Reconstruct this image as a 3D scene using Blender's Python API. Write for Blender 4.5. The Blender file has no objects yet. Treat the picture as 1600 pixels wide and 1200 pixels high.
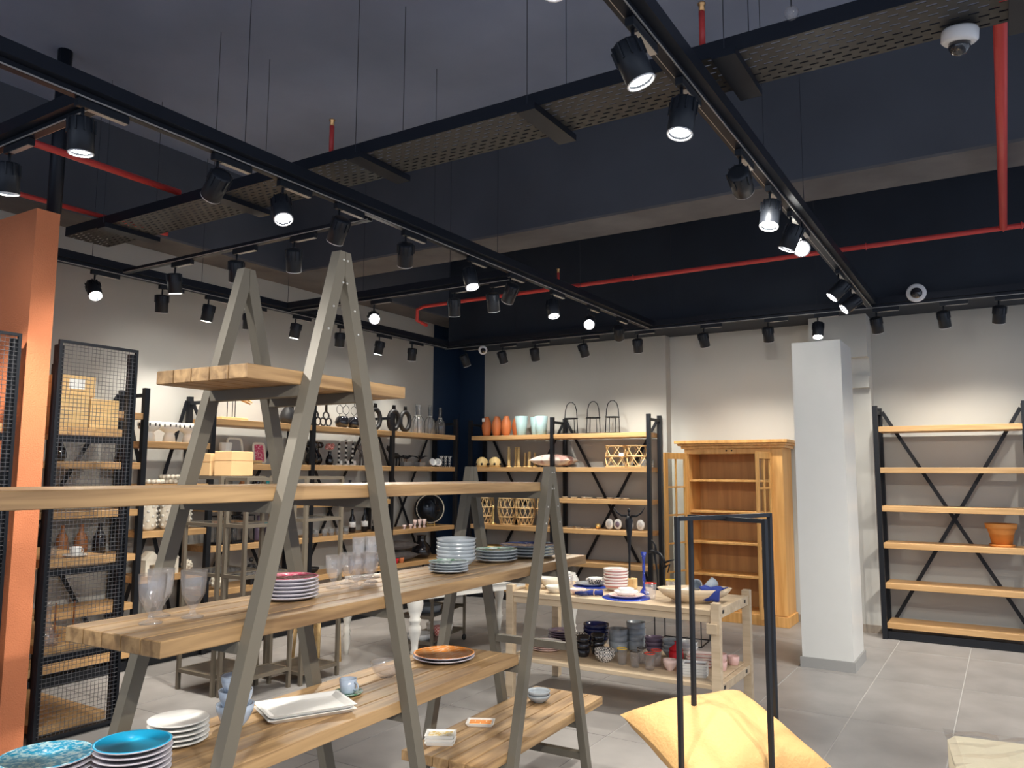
import bpy, math, random
from mathutils import Vector, Matrix
random.seed(7)
S = bpy.context.scene
C = bpy.context.collection
PI = math.pi

# ------------------------------------------------------------------ camera, world, exposure
def setup():
    f, pitch, yaw, roll = 1236.0, math.radians(6.4), math.radians(31.9), math.radians(0.28)
    fw = Vector((-math.sin(yaw)*math.cos(pitch), math.cos(yaw)*math.cos(pitch), math.sin(pitch)))
    r = Vector((math.cos(yaw), math.sin(yaw), 0)); u = r.cross(fw)
    R = math.cos(roll)*r + math.sin(roll)*u; U = -math.sin(roll)*r + math.cos(roll)*u
    cd = bpy.data.cameras.new('camera'); cd.sensor_width = 36; cd.lens = f/1600*36
    cd.clip_start = .05; cd.clip_end = 60
    co = bpy.data.objects.new('camera', cd); C.objects.link(co)
    m = Matrix((R, U, -fw)).transposed().to_4x4(); m.translation = (0, 0, 1.6)
    co.matrix_world = m
    S.camera = co
    w = bpy.data.worlds.new('world'); S.world = w; w.use_nodes = True
    bg = w.node_tree.nodes['Background']; bg.inputs[0].default_value = (.72, .82, 1, 1); bg.inputs[1].default_value = .42
    vs = S.view_settings; vs.view_transform = 'Standard'; vs.look = 'None'; vs.gamma = 1; vs.use_curve_mapping = False
    vs.exposure = 1.15
setup()
LAMP_POWER = 62.0
LAMP_COL = (1.0, .935, .83)

# ------------------------------------------------------------------ materials
MATS = {}
def mat(name, col, rough=.5, metal=0., noise=0., nscale=8., bump=0., bscale=60., emis=None, trans=0., ior=1.45, coat=0., spec=None, alpha=1.):
    m = bpy.data.materials.new(name); m.use_nodes = True; MATS[name] = m
    nt = m.node_tree; b = nt.nodes['Principled BSDF']
    b.inputs['Base Color'].default_value = (*col, 1); b.inputs['Roughness'].default_value = rough; b.inputs['Metallic'].default_value = metal
    b.inputs['Transmission Weight'].default_value = trans; b.inputs['IOR'].default_value = ior; b.inputs['Coat Weight'].default_value = coat
    b.inputs['Alpha'].default_value = alpha
    if spec is not None: b.inputs['Specular IOR Level'].default_value = spec
    if emis: b.inputs['Emission Color'].default_value = (*emis[0], 1); b.inputs['Emission Strength'].default_value = emis[1]
    if noise > 0 or bump > 0:
        tc = nt.nodes.new('ShaderNodeTexCoord')
    if noise > 0:
        n = nt.nodes.new('ShaderNodeTexNoise'); n.inputs['Scale'].default_value = nscale; n.inputs['Detail'].default_value = 5
        nt.links.new(tc.outputs['Object'], n.inputs['Vector'])
        cr = nt.nodes.new('ShaderNodeValToRGB')
        cr.color_ramp.elements[0].position = .3; cr.color_ramp.elements[1].position = .7
        cr.color_ramp.elements[0].color = (*[c*(1-noise) for c in col], 1); cr.color_ramp.elements[1].color = (*[min(1, c*(1+noise)) for c in col], 1)
        nt.links.new(n.outputs['Fac'], cr.inputs[0]); nt.links.new(cr.outputs[0], b.inputs['Base Color'])
    if bump > 0:
        n2 = nt.nodes.new('ShaderNodeTexNoise'); n2.inputs['Scale'].default_value = bscale; n2.inputs['Detail'].default_value = 4
        nt.links.new(tc.outputs['Object'], n2.inputs['Vector'])
        bp = nt.nodes.new('ShaderNodeBump'); bp.inputs['Strength'].default_value = bump; bp.inputs['Distance'].default_value = .01
        nt.links.new(n2.outputs['Fac'], bp.inputs['Height']); nt.links.new(bp.outputs[0], b.inputs['Normal'])
    return m
def wood(name, c1, c2, axis='X', rough=.5, scale=1., var=.35):
    m = bpy.data.materials.new(name); m.use_nodes = True; MATS[name] = m
    nt = m.node_tree; b = nt.nodes['Principled BSDF']; b.inputs['Roughness'].default_value = rough
    tc = nt.nodes.new('ShaderNodeTexCoord'); oi = nt.nodes.new('ShaderNodeObjectInfo')
    mp = nt.nodes.new('ShaderNodeMapping')
    sc = [26*scale]*3; sc['XYZ'.index(axis)] = 1.7*scale; mp.inputs['Scale'].default_value = sc
    va = nt.nodes.new('ShaderNodeVectorMath'); va.operation = 'ADD'
    mu = nt.nodes.new('ShaderNodeMath'); mu.operation = 'MULTIPLY'; mu.inputs[1].default_value = 37
    nt.links.new(oi.outputs['Random'], mu.inputs[0])
    nt.links.new(tc.outputs['Object'], mp.inputs['Vector']); nt.links.new(mp.outputs[0], va.inputs[0]); nt.links.new(mu.outputs[0], va.inputs[1])
    n = nt.nodes.new('ShaderNodeTexNoise'); n.inputs['Scale'].default_value = 1; n.inputs['Detail'].default_value = 6; n.inputs['Distortion'].default_value = .6
    nt.links.new(va.outputs[0], n.inputs['Vector'])
    cr = nt.nodes.new('ShaderNodeValToRGB'); cr.color_ramp.elements[0].position = .32; cr.color_ramp.elements[1].position = .68
    cr.color_ramp.elements[0].color = (*c1, 1); cr.color_ramp.elements[1].color = (*c2, 1)
    nt.links.new(n.outputs['Fac'], cr.inputs[0])
    hs = nt.nodes.new('ShaderNodeHueSaturation')
    mr = nt.nodes.new('ShaderNodeMapRange'); mr.inputs['To Min'].default_value = 1-var/2; mr.inputs['To Max'].default_value = 1+var/2
    nt.links.new(oi.outputs['Random'], mr.inputs['Value']); nt.links.new(mr.outputs[0], hs.inputs['Value'])
    nt.links.new(cr.outputs[0], hs.inputs['Color']); nt.links.new(hs.outputs[0], b.inputs['Base Color'])
    bp = nt.nodes.new('ShaderNodeBump'); bp.inputs['Strength'].default_value = .15; bp.inputs['Distance'].default_value = .004
    nt.links.new(n.outputs['Fac'], bp.inputs['Height']); nt.links.new(bp.outputs[0], b.inputs['Normal'])
    return m
def pattern(name, c1, c2, kind='voronoi', scale=30., rough=.15, thr=.5, coat=.4, axis=None):
    m = bpy.data.materials.new(name); m.use_nodes = True; MATS[name] = m
    nt = m.node_tree; b = nt.nodes['Principled BSDF']; b.inputs['Roughness'].default_value = rough; b.inputs['Coat Weight'].default_value = coat
    tc = nt.nodes.new('ShaderNodeTexCoord'); cr = nt.nodes.new('ShaderNodeValToRGB'); cr.color_ramp.interpolation = 'CONSTANT' if kind != 'noise' else 'LINEAR'
    cr.color_ramp.elements[0].color = (*c1, 1); cr.color_ramp.elements[1].color = (*c2, 1); cr.color_ramp.elements[1].position = thr
    if kind == 'voronoi':
        t = nt.nodes.new('ShaderNodeTexVoronoi'); t.inputs['Scale'].default_value = scale; out = t.outputs['Distance']
    elif kind == 'noise':
        t = nt.nodes.new('ShaderNodeTexNoise'); t.inputs['Scale'].default_value = scale; t.inputs['Detail'].default_value = 3; out = t.outputs['Fac']
        cr.color_ramp.elements[0].position = thr-.06; cr.color_ramp.elements[1].position = thr+.06
    elif kind == 'bands':
        t = nt.nodes.new('ShaderNodeTexWave'); t.bands_direction = axis or 'Z'; t.inputs['Scale'].default_value = scale; out = t.outputs['Fac']
    elif kind == 'check':
        t = nt.nodes.new('ShaderNodeTexChecker'); t.inputs['Scale'].default_value = scale; out = t.outputs['Fac']
    elif kind == 'grid':
        t = nt.nodes.new('ShaderNodeTexBrick'); t.inputs['Scale'].default_value = scale; t.inputs['Mortar Size'].default_value = .022
        t.inputs['Color1'].default_value = t.inputs['Color2'].default_value = (0, 0, 0, 1); t.inputs['Mortar'].default_value = (1, 1, 1, 1); out = t.outputs['Color']
    nt.links.new(tc.outputs['Object'], t.inputs['Vector']); nt.links.new(out, cr.inputs[0]); nt.links.new(cr.outputs[0], b.inputs['Base Color'])
    return m

def thin(name, col, ior, rough=.02, painted_glint=0.):
    m = bpy.data.materials.new(name); m.use_nodes = True; MATS[name] = m; nt = m.node_tree; nt.nodes.remove(nt.nodes['Principled BSDF'])
    tr_ = nt.nodes.new('ShaderNodeBsdfTransparent'); tr_.inputs[0].default_value = (*col, 1); gl = nt.nodes.new('ShaderNodeBsdfGlossy'); gl.inputs['Roughness'].default_value = rough
    fr_ = nt.nodes.new('ShaderNodeFresnel'); gm_ = nt.nodes.new('ShaderNodeNewGeometry'); mr_ = nt.nodes.new('ShaderNodeMapRange'); mr_.inputs['To Min'].default_value = ior; mr_.inputs['To Max'].default_value = 1/ior
    nt.links.new(gm_.outputs['Backfacing'], mr_.inputs['Value']); nt.links.new(mr_.outputs[0], fr_.inputs[0]); mx = nt.nodes.new('ShaderNodeMixShader')
    nt.links.new(fr_.outputs[0], mx.inputs[0]); nt.links.new(tr_.outputs[0], mx.inputs[1]); nt.links.new(gl.outputs[0], mx.inputs[2]); 
    df = nt.nodes.new('ShaderNodeBsdfTranslucent'); df.inputs[0].default_value = (.9, .9, .95, 1); dd = nt.nodes.new('ShaderNodeBsdfDiffuse'); m2 = nt.nodes.new('ShaderNodeMixShader'); nt.links.new(df.outputs[0], m2.inputs[1]); nt.links.new(dd.outputs[0], m2.inputs[2])
    m3 = nt.nodes.new('ShaderNodeMixShader'); m3.inputs[0].default_value = painted_glint; nt.links.new(mx.outputs[0], m3.inputs[1]); nt.links.new(m2.outputs[0], m3.inputs[2]); nt.links.new(m3.outputs[0], nt.nodes['Material Output'].inputs[0])  # whitish diffuse share stands in for refracted light
    return m
mat('wall_paint', (.47, .465, .435), .8, noise=.03, nscale=1.5, bump=.05, bscale=180)
mat('wall_light', (.56, .56, .53), .75, noise=.02, nscale=1.5)
mat('pillar_paint', (.62, .625, .61), .35, noise=.01)
mat('navy_paint', (.010, .026, .062), .42)
mat('ceiling_paint', (.215, .25, .35), .8, noise=.18, nscale=.8, bump=.2, bscale=12)
mat('beam_paint', (.070, .078, .098), .8, noise=.15, nscale=1.2)
mat('beam_soffit', (.13, .125, .13), .85, noise=.2, nscale=3)
mat('orange_paint', (.80, .27, .12), .7, noise=.05, nscale=3, bump=.5, bscale=120)
mat('tile', (.33, .315, .305), .38, noise=.16, nscale=2.6, bump=.03, bscale=40)
mat('grout', (.50, .49, .47), .8)
mat('skirting', (.36, .31, .26), .5, noise=.1)
mat('skirting_grey', (.30, .30, .295), .5)
mat('black_metal', (.012, .014, .019), .45, .3)
mat('track_black', (.016, .020, .030), .42, .4)
mat('spot_black', (.020, .024, .032), .42, .3)
mat('rail_grey', (.55, .53, .50), .4, .5)
mat('dark_bulkhead', (.022, .030, .046), .7, noise=.15, nscale=2)
mat('wire_grey', (.13, .13, .14), .4, .4)
mat('lavender_glaze', (.52, .50, .56), .14, coat=.4)
mat('tray_steel', (.075, .073, .070), .5, .6, noise=.1, nscale=20)
mat('red_pipe', (.62, .06, .055), .4)
mat('brass', (.75, .42, .18), .3, .9)
mat('rod_dark', (.05, .055, .07), .5, .5)
mat('lens_glow', (1, 1, 1), .3, emis=((1, .97, .90), 30))
mat('taupe_metal', (.135, .122, .098), .42, .1)
mat('bolt_steel', (.75, .75, .73), .3, .8)
mat('bronze_metal', (.20, .17, .13), .35, .4)
mat('bronze_sheet', (.11, .098, .085), .3, .4)
wood('teak', (.17, .098, .045), (.42, .27, .13), 'X', .45)
wood('oak_y', (.48, .275, .11), (.66, .41, .19), 'Y', .45)
wood('oak_x', (.48, .275, .11), (.66, .41, .19), 'X', .45)
wood('pine', (.60, .30, .085), (.78, .45, .16), 'Z', .4, .7, .12)
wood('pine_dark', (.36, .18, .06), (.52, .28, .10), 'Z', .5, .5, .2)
wood('ash', (.50, .38, .25), (.66, .53, .37), 'X', .5, .8, .1)
wood('box_wood', (.66, .42, .17), (.82, .58, .28), 'Y', .6, .8, .2)
mat('cardboard', (.60, .40, .20), .8, noise=.04)
mat('white_paint', (.80, .78, .72), .4)
mat('white_glaze', (.84, .84, .82), .25, coat=.2)
mat('cream_stone', (.80, .74, .62), .7, noise=.06, nscale=30, bump=.2)
mat('grey_glaze', (.33, .37, .41), .14, coat=.5)
mat('blue_grey_glaze', (.42, .50, .62), .14, coat=.5)
mat('purple_rim', (.20, .15, .22), .2)
mat('black_glaze', (.010, .010, .013), .08, coat=.6)
mat('black_matte', (.015, .015, .017), .5)
mat('navy_glaze', (.012, .018, .09), .15, coat=.4)
mat('cobalt', (.025, .06, .42), .25)
mat('cobalt_cloth', (.02, .04, .23), .85)
mat('red_glaze', (.55, .02, .03), .2)
mat('red_rim', (.75, .06, .04), .2)
mat('yellow_rim', (.80, .55, .05), .2)
mat('pink_glaze', (.72, .46, .42), .25)
mat('pink_light', (.80, .60, .55), .3)
mat('terracotta', (.66, .26, .06), .6, noise=.08, nscale=10)
mat('rust_clay', (.62, .19, .065), .45, noise=.1, nscale=6)
mat('pale_blue', (.33, .47, .49), .5)
mat('gold', (.85, .62, .25), .3, .8)
mat('pale_gold', (.78, .58, .27), .45, noise=.1, nscale=30)
mat('rattan', (.84, .60, .30), .6, noise=.15, nscale=40)
thin('glass', (.98, .98, .99), 1.75, .05, .09)
thin('smoke_glass', (.90, .91, .92), 1.7, .08, .09)
thin('pane', (.95, .97, .96), 1.3)
mat('mirror', (.02, .025, .035), .05, .6)
mat('mustard', (.52, .315, .125), .75, noise=.05, nscale=6, bump=.4, bscale=90)
mat('cream_cloth', (.66, .60, .45), .55, noise=.04, bump=.2)
thin('plastic', (.97, .97, .97), 1.7, .1, .04)
mat('grey_cloth', (.14, .125, .12), .8, noise=.25, nscale=14)
mat('pale_cloth', (.72, .66, .60), .8)
pattern('pink_patch', (.74, .68, .62), (.46, .26, .23), 'noise', 7, .8, .56, 0)
mat('teal', (.01, .30, .30), .15, coat=.4)
mat('brown_wood', (.35, .14, .05), .4, noise=.4, nscale=14)
mat('white_plastic', (.78, .78, .80), .3)
mat('dark_glass', (.02, .02, .025), .05, coat=1)
mat('tag_paper', (.85, .85, .84), .7)
pattern('turq_pattern', (.015, .36, .60), (.55, .80, .85), 'noise', 85, .3, .52, 0)
mat('turq', (.015, .40, .70), .3, spec=.25)
pattern('rose_pattern', (.62, .08, .16), (.80, .42, .45), 'noise', 50, .25, .55, .1)
pattern('green_pattern', (.52, .60, .58), (.06, .22, .10), 'noise', 45, .12, .55)
pattern('orange_pattern', (.80, .25, .012), (.85, .62, .42), 'grid', 9, .3, .5, .1)
pattern('yellow_pattern', (.75, .55, .20), (.84, .80, .66), 'noise', 60, .2, .5)
pattern('zigzag_pattern', (.03, .03, .035), (.78, .74, .70), 'check', 85, .2, .5)
pattern('pink_bands', (.66, .28, .25), (.80, .72, .68), 'bands', 9, .2, .35)
pattern('bead_bands', (.05, .05, .05), (.80, .78, .72), 'bands', 11, .3, .4)
pattern('checker_dark', (.03, .03, .035), (.75, .75, .73), 'check', 60, .3, .5)
pattern('cobalt_spots', (.025, .05, .36), (.6, .65, .8), 'noise', 60, .2, .68)
pattern('rose_weave', (.55, .10, .09), (.75, .45, .40), 'check', 70, .6, .5)

# ------------------------------------------------------------------ mesh builder
class MB:
    def __init__(s): s.v = []; s.f = []; s.sm = []; s.mi = []; s.k = 0
    def add(s, vs, fs, smooth=False):
        o = len(s.v); s.v += [tuple(p) for p in vs]
        for q in fs: s.f.append(tuple(i+o for i in q)); s.sm.append(smooth); s.mi.append(s.k)
        return s
    def box(s, x0, x1, y0, y1, z0, z1):
        v = [(x, y, z) for z in (z0, z1) for y in (y0, y1) for x in (x0, x1)]
        return s.add(v, [(0, 2, 3, 1), (4, 5, 7, 6), (0, 1, 5, 4), (2, 6, 7, 3), (0, 4, 6, 2), (1, 3, 7, 5)])
    def cbox(s, x0, x1, y0, y1, z0, z1, c=.004):       # chamfered box (vertical stack of insets)
        a = [(x0+c, y0+c, x1-c, y1-c, z0), (x0, y0, x1, y1, z0+c), (x0, y0, x1, y1, z1-c), (x0+c, y0+c, x1-c, y1-c, z1)]
        v = []
        for (p, q, r, t, z) in a: v += [(p, q, z), (r, q, z), (r, t, z), (p, t, z)]
        f = [(3, 2, 1, 0), (12, 13, 14, 15)]
        for i in range(3):
            for j in range(4):
                k = (j+1) % 4; f.append((4*i+j, 4*i+k, 4*i+4+k, 4*i+4+j))
        return s.add(v, f)
    def bar(s, p, q, w, h, up=(0, 0, 1)):              # square bar from p to q; w across, h along up
        p, q, up = Vector(p), Vector(q), Vector(up); d = (q-p).normalized(); a = d.cross(up)
        if a.length < 1e-4: a = d.cross(Vector((1, 0, 0)))
        a.normalize(); b = a.cross(d).normalized(); v = []
        for o in (p, q):
            for sx, sy in ((-1, -1), (1, -1), (1, 1), (-1, 1)): v.append(o + a*(sx*w/2) + b*(sy*h/2))
        return s.add(v, [(0, 3, 2, 1), (4, 5, 6, 7), (0, 1, 5, 4), (1, 2, 6, 5), (2, 3, 7, 6), (3, 0, 4, 7)])
    def tube(s, pts, r, n=6, closed=False, cap=True):
        P = [Vector(p) for p in pts]; m = len(P); rr = r if isinstance(r, (list, tuple)) else [r]*m
        v = []; prev = None
        for i in range(m):
            if closed: d = P[(i+1) % m]-P[i-1]
            else: d = P[min(i+1, m-1)]-P[max(i-1, 0)]
            if d.length < 1e-9: d = Vector((0, 0, 1))
            d.normalize()
            if prev is None:
                a = d.cross(Vector((0, 0, 1)))
                if a.length < .1: a = d.cross(Vector((1, 0, 0)))
            else: a = prev - d*prev.dot(d)
            a.normalize(); prev = a; b = d.cross(a)
            for j in range(n):
                t = 2*PI*j/n; v.append(P[i]+(a*math.cos(t)+b*math.sin(t))*rr[i])
        f = []
        for i in range(m if closed else m-1):
            k = (i+1) % m
            for j in range(n):
                l = (j+1) % n; f.append((i*n+j, i*n+l, k*n+l, k*n+j))
        if cap and not closed: f += [tuple(range(n))[::-1], tuple(range((m-1)*n, m*n))]
        return s.add(v, f, n > 5)
    def lathe(s, prof, c=(0, 0, 0), n=24, ribs=None, smooth=True, sx=1., sy=1.):
        v = []; f = []; m = len(prof)
        for (r, z) in prof:
            for j in range(n):
                t = 2*PI*j/n; k = 1.
                if ribs: k = 1+ribs[1]*math.cos(ribs[0]*t)
                v.append((c[0]+r*k*math.cos(t)*sx, c[1]+r*k*math.sin(t)*sy, c[2]+z))
        for i in range(m-1):
            for j in range(n):
                l = (j+1) % n; f.append((i*n+j, i*n+l, (i+1)*n+l, (i+1)*n+j))
        if prof[0][0] > 1e-6: f.append(tuple(range(n))[::-1])
        if prof[-1][0] > 1e-6: f.append(tuple(range((m-1)*n, m*n)))
        return s.add(v, f, smooth)
    def ball(s, c, r, n=10, m=6, sz=1.):
        return s.lathe([(r*math.sin(PI*i/m)+1e-7, -r*math.cos(PI*i/m)*sz) for i in range(m+1)], c, n)
    def ring(s, c, R, r, axis='Z', n=28, k=6, sx=1., sy=1.):
        pts = []
        for i in range(n):
            t = 2*PI*i/n; a, b = R*math.cos(t)*sx, R*math.sin(t)*sy
            pts.append({'Z': (c[0]+a, c[1]+b, c[2]), 'X': (c[0], c[1]+a, c[2]+b), 'Y': (c[0]+a, c[1], c[2]+b)}[axis])
        return s.tube(pts, r, k, True)
    def mesh(s, name, m):
        me = bpy.data.meshes.new(name); me.from_pydata(s.v, [], s.f)
        me.polygons.foreach_set('use_smooth', s.sm)
        for q in ([m] if not isinstance(m, (list, tuple)) else m): me.materials.append(MATS[q])
        if s.k: me.polygons.foreach_set('material_index', s.mi)
        me.update(); return me
    def build(s, name, m, parent=None, loc=None, rot=None):
        o = bpy.data.objects.new(name, s.mesh(name, m)); C.objects.link(o)
        if parent: o.parent = parent
        if loc: o.location = loc
        if rot: o.rotation_euler = rot
        return o
def inst(name, me, parent=None, loc=(0, 0, 0), rot=(0, 0, 0), scale=None):
    o = bpy.data.objects.new(name, me); C.objects.link(o); o.parent = parent; o.location = loc; o.rotation_euler = rot
    if scale: o.scale = scale
    return o
def tag(o, label, cat, group=None, kind=None):
    o['label'] = label; o['category'] = cat
    if group: o['group'] = group
    if kind: o['kind'] = kind
    return o
def thing(name, label, cat, loc=(0, 0, 0), rz=0, group=None):
    o = bpy.data.objects.new(name, None); C.objects.link(o); o.location = loc; o.rotation_euler = (0, 0, rz); o.empty_display_size = .05
    return tag(o, label, cat, group)
def struct(name, mb, m, label=None, cat=None):
    o = mb.build(name, m); o['kind'] = 'structure'
    if label: o['label'] = label
    if cat: o['category'] = cat
    return o
def cube_mesh(name, m, x, y, z, c=.003):               # centred chamfered block
    return MB().cbox(-x/2, x/2, -y/2, y/2, -z/2, z/2, c).mesh(name, m)
ORD = ['first', 'second', 'third', 'fourth', 'fifth', 'sixth', 'seventh', 'eighth', 'ninth', 'tenth', 'eleventh', 'twelfth', 'thirteenth', 'fourteenth']

# ------------------------------------------------------------------ the room
XL, YB = -6.5, 9.05
f = struct('floor', MB().box(-8, 4, -4, 10, -.06, -.004), 'grout', 'grey tiled shop floor', 'floor')
tm = MB().cbox(-.2965, .2965, -.5965, .5965, -.012, 0, .0015).mesh('tile', 'tile')
for i in range(-10, 5):
    for j in range(-6, 3):
        x, y = -.97+.6*i+.3, 7.0+1.2*j+.6
        if x < -6.6 or y > 9.4 or x > 1.9: continue
        inst('tile', tm, f, (x, y, 0))
# ceiling slab and beams
struct('ceiling', MB().box(-8, 4, -4, 10, 4.42, 4.55), 'ceiling_paint', 'dark painted concrete ceiling slab', 'ceiling')
def beam(n, x0, x1, y0, y1):
    b = MB().box(x0, x1, y0, y1, 3.62, 4.42); o = struct('trim_%d' % n, b, 'beam_paint', 'dark concrete ceiling beam', 'beam')
    MB().box(x0, x1, y0, y1, 3.60, 3.62).build('soffit', 'beam_soffit', o)
beam(1, -6.08, 4, 5.5, 5.95); beam(2, -6.5, -6.08, -4, 9.05)
struct('trim_3', MB().box(-6.08, 4, 8.2, 9.3, 3.27, 4.42), 'dark_bulkhead', 'dark navy bulkhead above the back wall track', 'bulkhead')
# walls
struct('wall_left', MB().box(-6.62, XL, -4, 8.43, 0, 3.6), 'wall_paint', 'greige painted wall behind the left racks', 'wall')
struct('wall_corner', MB().box(-6.62, XL, 8.43, 9.2, 0, 3.6).box(-6.5, -6.08, YB, 9.2, 0, 3.6), 'navy_paint', 'dark navy painted corner of the room', 'wall')
wb = struct('wall_back', MB().box(-6.08, -3.44, YB, 9.3, 0, 3.6), 'wall_paint', 'greige back wall behind the basket racks', 'wall')
struct('wall_back_cabinet', MB().box(-3.44, -1.735, 9.2, 9.4, 0, 3.6), 'wall_light', 'light wall section behind the pine cabinet', 'wall')
struct('wall_back_pier', MB().box(-1.735, -1.163, 8.97, 9.4, 0, 2.82).box(-1.735, -1.163, 8.84, 9.4, 2.82, 3.6), 'wall_light', 'pale pier with a shallow recess beside the pillar', 'wall')
struct('wall_back_right', MB().box(-1.163, 4, 9.15, 9.4, 0, 3.6), 'wall_paint', 'greige wall behind the empty black rack', 'wall')
struct('trim_4', MB().box(-1.35, -1.163, 8.87, 8.97, 2.50, 2.62), 'wall_light', 'small ledge inside the pier recess', 'trim')
# skirting boards
struct('baseboard_back', MB().box(-3.44, -1.735, 9.185, 9.2, 0, .08).box(-1.735, -1.163, 8.955, 8.97, 0, .08), 'skirting', 'brown tile skirting along the back wall', 'skirting')
struct('baseboard_right', MB().box(-1.163, 4, 9.135, 9.15, 0, .08), 'skirting', 'brown tile skirting behind the empty rack', 'skirting')
struct('baseboard_left', MB().box(XL, -6.485, -4, 8.43, 0, .08), 'skirting', 'brown tile skirting along the left wall', 'skirting')
# free pillar
p = thing('pillar', 'pale grey free-standing square pillar with a grey tile base', 'pillar', (-1.34, 7.37, 0), 0); p['kind'] = 'structure'
MB().cbox(-.20, .20, -.27, .27, 0, 2.74, .004).build('shaft', 'pillar_paint', p)
MB().box(-.215, .215, -.285, .285, 0, .085).build('base_tile', 'skirting_grey', p)
# orange partition
struct('wall_partition', MB().box(-6.5, -4.9, 2.42, 2.56, 0, 3.18), 'orange_paint', 'rough orange painted partition at the left', 'partition')

# ------------------------------------------------------------------ ceiling tracks, tray, pipes
def track(label, a, b, axis, rods=(), carrier=True):
    """lighting track from a to b along axis at z 3.2"""
    L = b-a; t = thing('ceiling_track', label, 'track', ((a, axis[1], 3.2) if axis[0] == 'X' else (axis[1], a, 3.2)), 0, 'black ceiling lighting tracks')
    def bx(u0, u1, v0, v1, z0, z1): return (u0, u1, v0, v1, z0, z1) if axis[0] == 'X' else (v0, v1, u0, u1, z0, z1)
    MB().box(*bx(0, L, -.018, .018, -.032, 0)).build('rail', 'track_black', t)
    MB().box(*bx(0, L, .0185, .0225, -.030, -.024)).box(*bx(0, L, -.0225, -.0185, -.030, -.024)).build('rail_edge', 'rail_grey', t)
    if carrier:
        m = MB().box(*bx(0, L, -.06, .06, .001, .007)).box(*bx(0, L, -.06, -.054, .007, .06)).box(*bx(0, L, .054, .06, .007, .06))
        n = int(L/.06)
        m.build('carrier', 'track_black', t)
    for r in rods: MB().tube([(*((r-a, 0) if axis[0] == 'X' else (0, r-a)), .007), (*((r-a, 0) if axis[0] == 'X' else (0, r-a)), 1.22)], .0022, 5).build('hanger_rod', 'rod_dark', t)
    return t
track('long black track running back from the left of the room centre', -3.4, 8.02, ('Y', -3.25), (-1, 1.0, 2.6, 4.2, 5.0, 6.4))
track('long black track running back over the yellow cushion', -3.4, 8.02, ('Y', -1.02), (-1, 1.0, 2.6, 4.2, 5.2))
track('black track parallel to the left wall', 2.62, 8.02, ('Y', -6.0), (3.4, 4.4, 5.4))
track('black track along the back wall', -6.05, 3.5, ('X', 8.1), (-5, -3, -1.5, 1))
track('short black track beside the cable tray near the orange partition', -5.9, -3.31, ('X', 3.62), (), False)
track('short black cross track in front of the dark beam', -5.93, -3.31, ('X', 5.40), (-5, -4))
track('short black cross track at the upper left edge', -5.9, -3.31, ('X', 1.85), ())

# perforated cable tray along X
ty0, ty1, tz = 3.13, 3.46, 3.345
tr = thing('cable_tray', 'perforated grey steel cable tray hung across the ceiling', 'cable tray', (-5.9, ty0, tz))
L = 7.9; W = ty1-ty0; m = MB(); rows = 9; rp = W/rows; pitch = .066
for r in range(rows+1): m.box(0, L, r*rp-.0125 if r else 0, min(W, r*rp+.0125), 0, .002)
for r in range(rows):
    n = int(L/pitch); off = (r % 2)*pitch/2
    for k in range(n): m.box(k*pitch+off, k*pitch+off+.030, r*rp+.0125, (r+1)*rp-.0125, 0, .002)
o = m.build('perforated_base', 'tray_steel', tr); o['kind'] = 'stuff'
MB().box(0, L, -.003, 0, 0, .07).build('side_wall', 'track_black', tr); MB().box(0, L, W, W+.003, 0, .07).build('side_wall', 'track_black', tr)
for x in (.55, 1.75, 2.95, 4.05, 5.0, 6.05, 7.1):
    MB().box(x-.05, x+.05, -.05, W+.05, -.035, -.001).build('support_bracket', 'track_black', tr)
    for y in (-.035, W+.035): MB().tube([(x, y, -.03), (x, y, 1.07)], .0022, 5).build('hanger_rod', 'rod_dark', tr)
# red sprinkler pipes
def pipe(label, pts, r=.024, stubs=(), clamps=()):
    o = thing('sprinkler_pipe', label, 'pipe', pts[0]); P0 = Vector(pts[0])
    MB().tube([Vector(q)-P0 for q in pts], r, 10).build('pipe', 'red_pipe', o)
    for s_ in stubs:
        q = Vector(s_)-P0
        MB().tube([q, q+Vector((0, 0, .16))], .014, 8).build('riser', 'red_pipe', o)
        MB().lathe([(.006, .16), (.014, .165), (.012, .185), (.018, .195), (.018, .20)], q, 10).build('sprinkler_head', 'brass', o)
    for s_ in clamps:
        q = Vector(s_)-P0
        MB().ring(q, r+.004, .006, 'X', 12, 5).build('clamp', 'red_pipe', o)
    return o
pipe('red sprinkler pipe crossing in front of the back wall', [(-5.74, 7.3, 3.33), (-5.74, 7.12, 3.36), (-5.72, 7.1, 3.48), (-5.6, 7.07, 3.5), (-1.1, 7.05, 3.5), (3.5, 7.05, 3.5)], .021, [(-3.83, 7.05, 3.5)], [(-4.7, 7.06, 3.5), (-3.0, 7.05, 3.5), (-.9, 7.05, 3.5), (.08, 7.05, 3.5), (.2, 7.05, 3.5)])
pipe('red sprinkler pipe running back at the right edge', [(.08, 3.2, 3.5), (.08, 7.03, 3.5)], .027)
pipe('red sprinkler pipe hidden above the cable tray', [(-5.9, 3.30, 3.46), (1.9, 3.30, 3.46)], .02, [(-3.26, 3.22, 3.46), (-1.03, 3.22, 3.46)])
pipe('upper red sprinkler pipe at the far left', [(-4.72, 1.4, 3.5), (-4.72, 3.25, 3.5)], .022)
pipe('lower red sprinkler pipe at the far left', [(-5.75, 1.4, 3.5), (-5.65, 3.8, 3.5)], .018)

# round black duct post at the upper left
tag(MB().tube([(-5.25, 2.70, 4.42), (-5.25, 2.70, 3.25)], .045, 12).build('drop_pipe', 'track_black'), 'dark vertical drop pipe hanging from the ceiling at upper left', 'pipe')

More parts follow.
